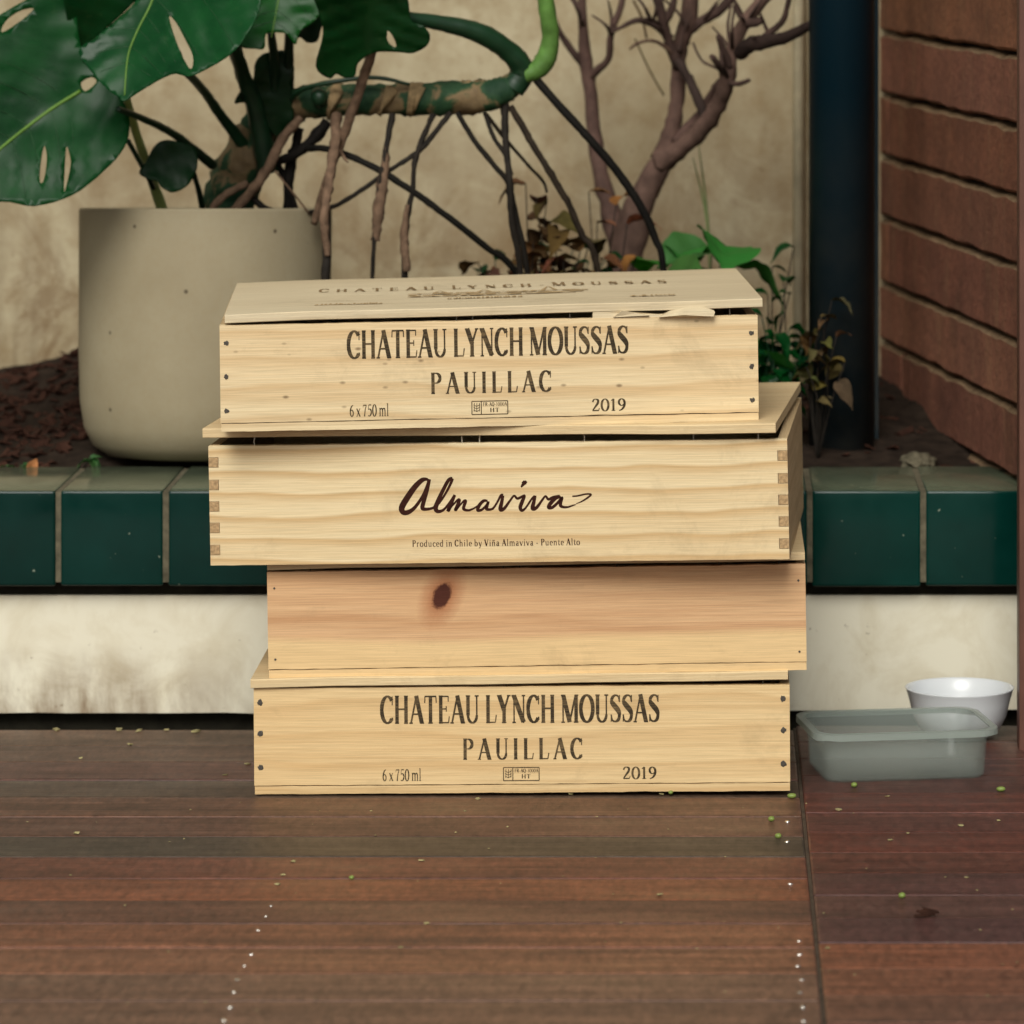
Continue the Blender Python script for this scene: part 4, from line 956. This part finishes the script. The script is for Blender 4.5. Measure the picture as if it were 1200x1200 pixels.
sh('branch', [(856, 78, 5.12), (848, 60, 5.11), (841, 42, 5.1)], [5, 4.5, 2.5], dk)
sh('branch', [(850, 86, 5.12), (842, 76, 5.11), (834, 66, 5.1)], [4, 4.5, 3.5], dk)
sh('branch', [(856, 98, 5.12), (866, 98, 5.11), (878, 94, 5.1)], [3.5, 3, 2.5], dk)
sh('branch', [(812, 50, 5.2), (822, 70, 5.19), (840, 80, 5.18)], [1.5, 1.5, 1.5], dk)
sh('branch', [(872, 28, 5.11), (884, 26, 5.1), (892, 24, 5.1)], [6, 6, 4], dk)
sh('branch', [(862, 8, 5.2), (868, 18, 5.18), (876, 24, 5.14)], [4, 4, 4], dk)
sh('branch', [(778, 30, 5.21), (788, 10, 5.2), (792, -20, 5.2)], [4, 4, 4], dk)
sh('branch', [(744, 45, 5.3), (760, 80, 5.3), (778, 112, 5.3)], [1.2, 1.2, 1.2], (.8, 1, .6, 1))
for q in range(26):      # fine twigs off the upper limbs
    x, y = rl.choice(((796, 60), (806, 30), (852, 90), (858, 60), (874, 28), (778, 30), (716, 40), (683, 30), (905, 48), (826, 22), (765, 28)))
    dx, dy = rl.uniform(-34, 34), rl.uniform(-62, -8); d0 = 5.22 if x < 840 else 5.12
    sh('twig', [(x, y, d0), (x + dx * .4 + rl.uniform(-5, 5), y + dy * .5, d0 - rl.uniform(-.04, .04)), (x + dx, y + dy, d0 - rl.uniform(-.08, .08))], [2.6, 1.9, 1.0], dk)
sh('branch', [(742, 0, 5.3), (752, 20, 5.3), (758, 45, 5.3)], [1.8, 1.8, 1.6], (.9, 1, .7, 1))

def bedleaf_mesh(L, Wd, droop, seed):
    bm = bmesh.new(); rows = []; n = 14
    for i in range(n + 1):
        t = i / n; w = Wd * math.sin(math.pi * min(1, t * 1.02 + .02) ** .8) ** .9 * .5 + .0004
        z = .35 * L * t - droop * L * t * t; wob = noise.noise(Vector((t * 4, seed, 0))) * Wd * .25
        rows.append([bm.verts.new((L * t, s * w + wob * t, z + abs(s) * w * .45 + noise.noise(Vector((t * 5, s, seed))) * Wd * .12)) for s in (-1, -.66, -.33, 0, .33, .66, 1)])
    for i in range(n):
        for k_ in range(6): bm.faces.new((rows[i][k_], rows[i + 1][k_], rows[i + 1][k_ + 1], rows[i][k_ + 1]))
    me = bpy.data.meshes.new('leaf'); bm.to_mesh(me); bm.free(); me.shade_smooth(); return me
def small_plant(name, label, base, tips, mat, L, Wd, colr, stemr=.0012, group=None, seed=0, cat='plant', stemcol='root'):
    """stems rise from the bed to the given tips; leaves sit along them"""
    root = tag(empty(name, base), label, cat, group); rr = random.Random(seed)
    meshes = [bedleaf_mesh(L, Wd, d, seed + q) for q, d in enumerate((.3, .7, 1.1))]
    for me in meshes: me.materials.append(mat)
    for tp, nl in tips:
        loc = tp - base; mid = loc * .5 + Vector((rr.uniform(-.01, .01), rr.uniform(-.01, .01), .01))
        bm = bmesh.new(); tube(bm, [(0, 0, 0), mid, loc], [stemr, stemr * .6], 6, 4); obj('stem', bm, M[stemcol], root, True)
        for i in range(nl):
            t = .55 + .45 * i / max(1, nl - 1) if nl > 1 else 1
            p = mid.lerp(loc, (t - .5) * 2) if t > .5 else mid
            o = mesh_obj('leaf', rr.choice(meshes), None, root, tuple(c * rr.uniform(.7, 1.25) for c in colr[:3]) + (1,))
            o.location = p; o.rotation_euler = (rr.uniform(-.5, .5), rr.uniform(-.5, .7), rr.uniform(0, 6.28)); sc = rr.uniform(.7, 1.2); o.scale = (sc,) * 3
    return root
def soilp(px, D):
    x = (px - CX) * D / F; return Vector((x, D, soilz(x, D) - .004))
small_plant('broadleaf_plant', 'bright green broad-leaved plant showing behind the top crate', soilp(800, 5.08),
            [(P(765, 330, 5.05), 3), (P(800, 305, 5.08), 3), (P(845, 300, 5.08), 3), (P(820, 318, 5.0), 3), (P(862, 312, 5.1), 2), (P(780, 312, 5.12), 2), (P(884, 420, 5.0), 3), (P(835, 295, 5.12), 2)], M['bedleaf'], .085, .066, (.8, .8, .8), seed=3, stemcol='petiole')
small_plant('dry_plant', 'withered plant with curled brown leaves below the hanging roots', soilp(640, 5.05),
            [(P(616, 215, 5.08), 4), (P(628, 232, 5.07), 4), (P(640, 240, 5.07), 5), (P(655, 270, 5.05), 6), (P(625, 285, 5.04), 6), (P(680, 295, 5.06), 6), (P(600, 306, 5.08), 5), (P(560, 308, 5.1), 5), (P(660, 305, 5.02), 6), (P(690, 285, 5.1), 4), (P(645, 260, 5.06), 5), (P(635, 300, 5.05), 6), (P(580, 318, 5.1), 5), (P(705, 305, 5.08), 5)], M['deadleaf'], .036, .024, (.62, .62, .52), seed=8)
small_plant('fallen_leaf_plant', 'reddish brown withered leaves at the foot of the bare shrub', soilp(700, 5.12),
            [(P(690, 225, 5.16), 2), (P(722, 240, 5.14), 2), (P(735, 262, 5.12), 3), (P(700, 262, 5.12), 2), (P(745, 300, 5.1), 3)], M['deadleaf'], .036, .018, (1.2, .85, .75), seed=5)
small_plant('dark_seedling', 'dark small-leaved plant beside the cream conduit', soilp(905, 5.05),
            [(P(905, 312, 5.1), 3), (P(918, 330, 5.1), 3), (P(930, 290, 5.15), 1), (P(925, 345, 5.08), 2), (P(900, 345, 5.06), 3), (P(896, 400, 5.02), 3), (P(910, 430, 5.0), 3)], M['leaf'], .026, .016, (1.3, .9, 1.0), seed=12)
small_plant('bushy_seedling', 'small dull green plant in front of the dark downpipe', soilp(958, 4.94),
            [(P(975, 352, 4.95), 4), (P(962, 372, 4.94), 4), (P(950, 395, 4.93), 5), (P(980, 395, 4.93), 3), (P(990, 425, 4.93), 3), (P(945, 430, 4.92), 4), (P(965, 385, 4.95), 3)], M['deadleaf'], .024, .015, (.55, .75, .55), seed=14)
small_plant('low_green_plant', 'dark green low leafy plant under the hanging roots behind the top crate', soilp(610, 5.15),
            [(P(x, y, 5.12 + .02 * (i % 3)), 5) for i, (x, y) in enumerate(((560, 318), (580, 305), (605, 312), (630, 300), (650, 312), (672, 292), (690, 308), (712, 300), (730, 312), (660, 322), (620, 326)))], M['leaf'], .026, .017, (1.1, .9, 1.2), seed=31, stemcol='petiole')
small_plant('shade_plant', 'dense dark leafy plant in shadow right of the top crate', soilp(915, 5.0),
            [(P(x, y, 4.97 + .02 * (i % 3)), 5) for i, (x, y) in enumerate(((893, 372), (905, 392), (920, 405), (900, 420), (930, 425), (912, 440), (940, 410), (890, 440), (925, 385)))], M['leaf'], .028, .019, (.9, .8, .9), seed=33, stemcol='petiole')
gp = tag(empty('grass_tuft', soilp(828, 5.2)), 'few thin grass blades rising behind the green plant', 'grass')
for (ax, ay), (bx, by) in (((812, 185), (831, 285)), ((818, 165), (831, 285)), ((740, 45), (832, 330))):
    if ax == 740: continue
    a, b = P(ax, ay, 5.24), P(bx, by, 5.22); q = soilp(833, 5.2)
    bm = bmesh.new(); tube(bm, [q - gp.location, b - gp.location, a - gp.location], [.0014, .0018, .0006], 5, 6); obj('blade', bm, M['blade'], gp, True)
# fallen leaves by the coping
fl_me = bedleaf_mesh(.017, .011, .5, 77); fl_me.materials.append(M['deadleaf'])
for px, D, c, lab in ((34, 4.875, (2.2, 1.7, 1.4, 1), 'curled tan leaf standing at the back of the tile coping'), ):
    o = mesh_obj('fallen_leaf', fl_me, None, None, c); o.location = soilp(px, D) + Vector((0, 0, .012)); o.rotation_euler = (1.2, -1.0, .4); tag(o, lab, 'leaf')
gw = leaf_mat('weed_leaf', (.03, .12, .03, 1), (.05, .16, .04, 1), .5, .3)
for px, D, n, lab, sd in ((15, 4.89, 5, 'low green weed at the back edge of the coping left of the pot', 3), (92, 4.89, 4, 'tiny green weed tucked against the foot of the pot', 4)):
    b = soilp(px, D); small_plant('weed', lab, b, [(b + Vector((random.uniform(-.02, .02), 0, .012)), n), (b + Vector((.012, -.005, .014)), n)], gw, .013, .007, (1, 1, 1), seed=sd)
# mortar crumble heap in the corner
bm = bmesh.new(); c = P(1070, 530, 4.96); rm2 = random.Random(4)
bmesh.ops.create_icosphere(bm, subdivisions=4, radius=1)
for v in bm.verts:
    n_ = noise.noise(v.co * 2.3) * .35 + noise.noise(v.co * 7) * .12
    v.co = Vector((v.co.x * .018, v.co.y * .034, v.co.z * .010)) * (1 + n_) + Vector((c.x + .004, 4.93, .236))
tag(obj('mortar_heap', bm, M['grout'], smooth=True), 'crumbled mortar lump in the corner by the brick wall', 'rubble')

# ================================================================== TUB AND BOWL ON THE DECK
th = R(9)
tub = tag(empty('food_tub', (P(1050, 900, 4.42).x, 4.415, .0005), (0, 0, th)), 'open translucent plastic food tub on the deck beside the crates', 'tub')
def rring(hx, hy, r_, z, n=7):
    o = []
    for sx, sy, a0 in ((1, 1, 0), (-1, 1, 90), (-1, -1, 180), (1, -1, 270)):
        for i in range(n): a = R(a0 + 90 * i / (n - 1)); o.append((sx * (hx - r_) + r_ * math.cos(a), sy * (hy - r_) + r_ * math.sin(a), z))
    return o
HX, HY2, HT = .0865, .060, .0485
rings = [rring(HX - .010, HY2 - .010, .014, .0), rring(HX - .0065, HY2 - .0065, .018, .0025), rring(HX - .004, HY2 - .004, .02, HT - .012), rring(HX - .003, HY2 - .003, .02, HT - .009), rring(HX - .002, HY2 - .002, .02, HT - .004), rring(HX - .002, HY2 - .002, .02, HT)]
inner = [rring(HX - .0034, HY2 - .0034, .0186, HT), rring(HX - .0055, HY2 - .0055, .0185, HT - .012), rring(HX - .0080, HY2 - .0080, .0165, .0036), rring(HX - .012, HY2 - .012, .012, .0013)]
bm = bmesh.new(); allr = [[bm.verts.new(p) for p in r_] for r_ in rings + inner]; n = len(allr[0])
for i in range(len(allr) - 1):
    for k_ in range(n): bm.faces.new((allr[i][k_], allr[i][(k_ + 1) % n], allr[i + 1][(k_ + 1) % n], allr[i + 1][k_]))
bm.faces.new(allr[0][::-1]); bm.faces.new(allr[-1]); obj('body', bm, M['plastic'], tub, smooth=True)
bm = bmesh.new(); a = [rring(HX - .0016, HY2 - .0016, .02, HT - .0015), rring(HX + .0045, HY2 + .0045, .024, HT - .0015), rring(HX + .005, HY2 + .005, .024, HT - .0062), rring(HX + .0058, HY2 + .0058, .024, HT - .0062), rring(HX + .0055, HY2 + .0055, .024, HT), rring(HX - .0016, HY2 - .0016, .02, HT)]
for q in a[2:4]:
    for i, p in enumerate(q): q[i] = (p[0], p[1], p[2] + .0016 * noise.noise(Vector((i * .45, p[0] * 30, 1))))
allr = [[bm.verts.new(p) for p in r_] for r_ in a]
for i in range(len(allr)):
    for k_ in range(n): bm.faces.new((allr[i][k_], allr[i][(k_ + 1) % n], allr[(i + 1) % 6][(k_ + 1) % n], allr[(i + 1) % 6][k_]))
obj('rim', bm, M['plasticrim'], tub, smooth=False)
bowl = tag(empty('bowl', (.2545, 4.585, .0005)), 'small round white bowl behind the plastic tub', 'bowl')
prof = [(0, .0), (.026, .0), (.030, .001), (.031, .003), (.036, .005), (.044, .013), (.050, .026), (.0535, .042), (.0575, .0575), (.0582, .0588), (.0572, .0592), (.0550, .0575), (.0515, .042), (.048, .027), (.042, .015), (.034, .0085), (.02, .006), (0, .0055)]
prof = [(r_ * .953, z * .87) for r_, z in prof]
bm = bmesh.new(); seg = 56
for i in range(len(prof) - 1):
    for k_ in range(seg):
        a0, a1 = 2 * math.pi * k_ / seg, 2 * math.pi * (k_ + 1) / seg
        bm.faces.new([bm.verts.new((r_ * math.cos(a), r_ * math.sin(a), z)) for (r_, z), a in ((prof[i], a0), (prof[i], a1), (prof[i + 1], a1), (prof[i + 1], a0))])
bmesh.ops.remove_doubles(bm, verts=bm.verts, dist=1e-6); bmesh.ops.dissolve_degenerate(bm, dist=1e-6, edges=bm.edges)
obj('body', bm, M['bowl'], bowl, smooth=True)

# ================================================================== LITTER ON THE DECK
def deckp(px, py):
    D = CAMZ * F / (py - HY); return Vector(((px - CX) * D / F, D, 0))
bm = bmesh.new(); bmesh.ops.create_icosphere(bm, subdivisions=2, radius=.0036); bme = bpy.data.meshes.new('berry')
for v in bm.verts: v.co *= 1 + noise.noise(v.co * 500) * .08
bm.to_mesh(bme); bm.free(); bme.materials.append(M['berry']); bme.shade_smooth()
spots = ((1057, 1053), (912, 983), (904, 963), (928, 936), (1001, 923), (1173, 928), (786, 932), (412, 1032))
blab = ['green berry lying alone on the right-hand boards away from the tub', 'green berry beside the deck seam, one board out from the lowest crate', 'green berry beside the deck seam close to the lowest crate', 'green berry against the right front corner of the lowest crate',
        'green berry in front of the translucent tub', 'green berry on the deck before the brown post', 'green berry against the front of the lowest crate', 'squashed green berry on a dark board in front of the crates']
for i, (x, y) in enumerate(spots):
    o = mesh_obj('berry', bme, None); o.location = deckp(x, y) + Vector((0, 0, .0028)); s = .85 if i < 6 else .65; o.scale = (s * (1.5 if i in (3, 5) else 1.05), s, s * .85)
    tag(o, blab[i], 'berry', 'green berries on the deck')
bm = bmesh.new(); c = deckp(1082, 1075)
for k_ in range(3):
    vs = box(bm, -.007, .006, -.0018, .0018, 0, .0022)
    mt = Matrix.Translation(c + Vector((k_ * .003, k_ * .001, .0003 + .0016 * k_))) @ Matrix.Rotation(.25 - .3 * k_, 4, 'Z') @ Matrix.Rotation(.10 * k_, 4, 'Y')
    for v in vs: v.co = mt @ (v.co + Vector((random.uniform(-.003, .003), 0, random.uniform(0, .001))))
tag(obj('bark_fragment', bm, M['bark']), 'small flake of bark on the right-hand deck boards', 'debris')
bm = bmesh.new(); rm = random.Random(21)
fix = [(90, 977, 4), (773, 1049, 3.5), (500, 1083, 3), (470, 1111, 3), (545, 951, 2), (435, 951, 2), (1126, 968, 3), (1170, 962, 2), (1064, 977, 2), (1040, 934, 2.5), (983, 950, 3.5), (1044, 985, 3), (1133, 1029, 2.5), (970, 1112, 3), (344, 1010, 3), (332, 1026, 3), (325, 1037, 3), (66, 856, 4), (140, 856, 4), (163, 857, 4), (195, 856, 3), (230, 858, 5), (152, 873, 3.5), (290, 896, 3.5), (264, 909, 3), (95, 889, 3), (494, 1009, 3), (560, 937, 3), (668, 931, 3), (775, 931, 3)]
fix = [(x, y, q * .62) for x, y, q in fix]
for i in range(60): fix.append((rm.uniform(0, 1195), rm.uniform(940, 1195), rm.uniform(.4, 1.0)))
for x, y, s in fix:
    c = deckp(x, y); s *= c.y / F; vs = box(bm, -s * 1.3, s * 1.3, -s * 1.2, s * 1.2, 0, s * .7)
    mt = Matrix.Translation(c + Vector((0, 0, .0004))) @ Matrix.Rotation(rm.uniform(0, 6.28), 4, 'Z') @ Matrix.Rotation(rm.uniform(-.25, .25), 4, 'X')
    for v in vs: v.co = mt @ (v.co + Vector((rm.uniform(-s, s) * .5, rm.uniform(-s, s) * .5, 0)))
tag(obj('deck_litter', bm, M['litter']), 'pale crumbs and petals scattered over the deck boards', 'litter', kind='stuff')
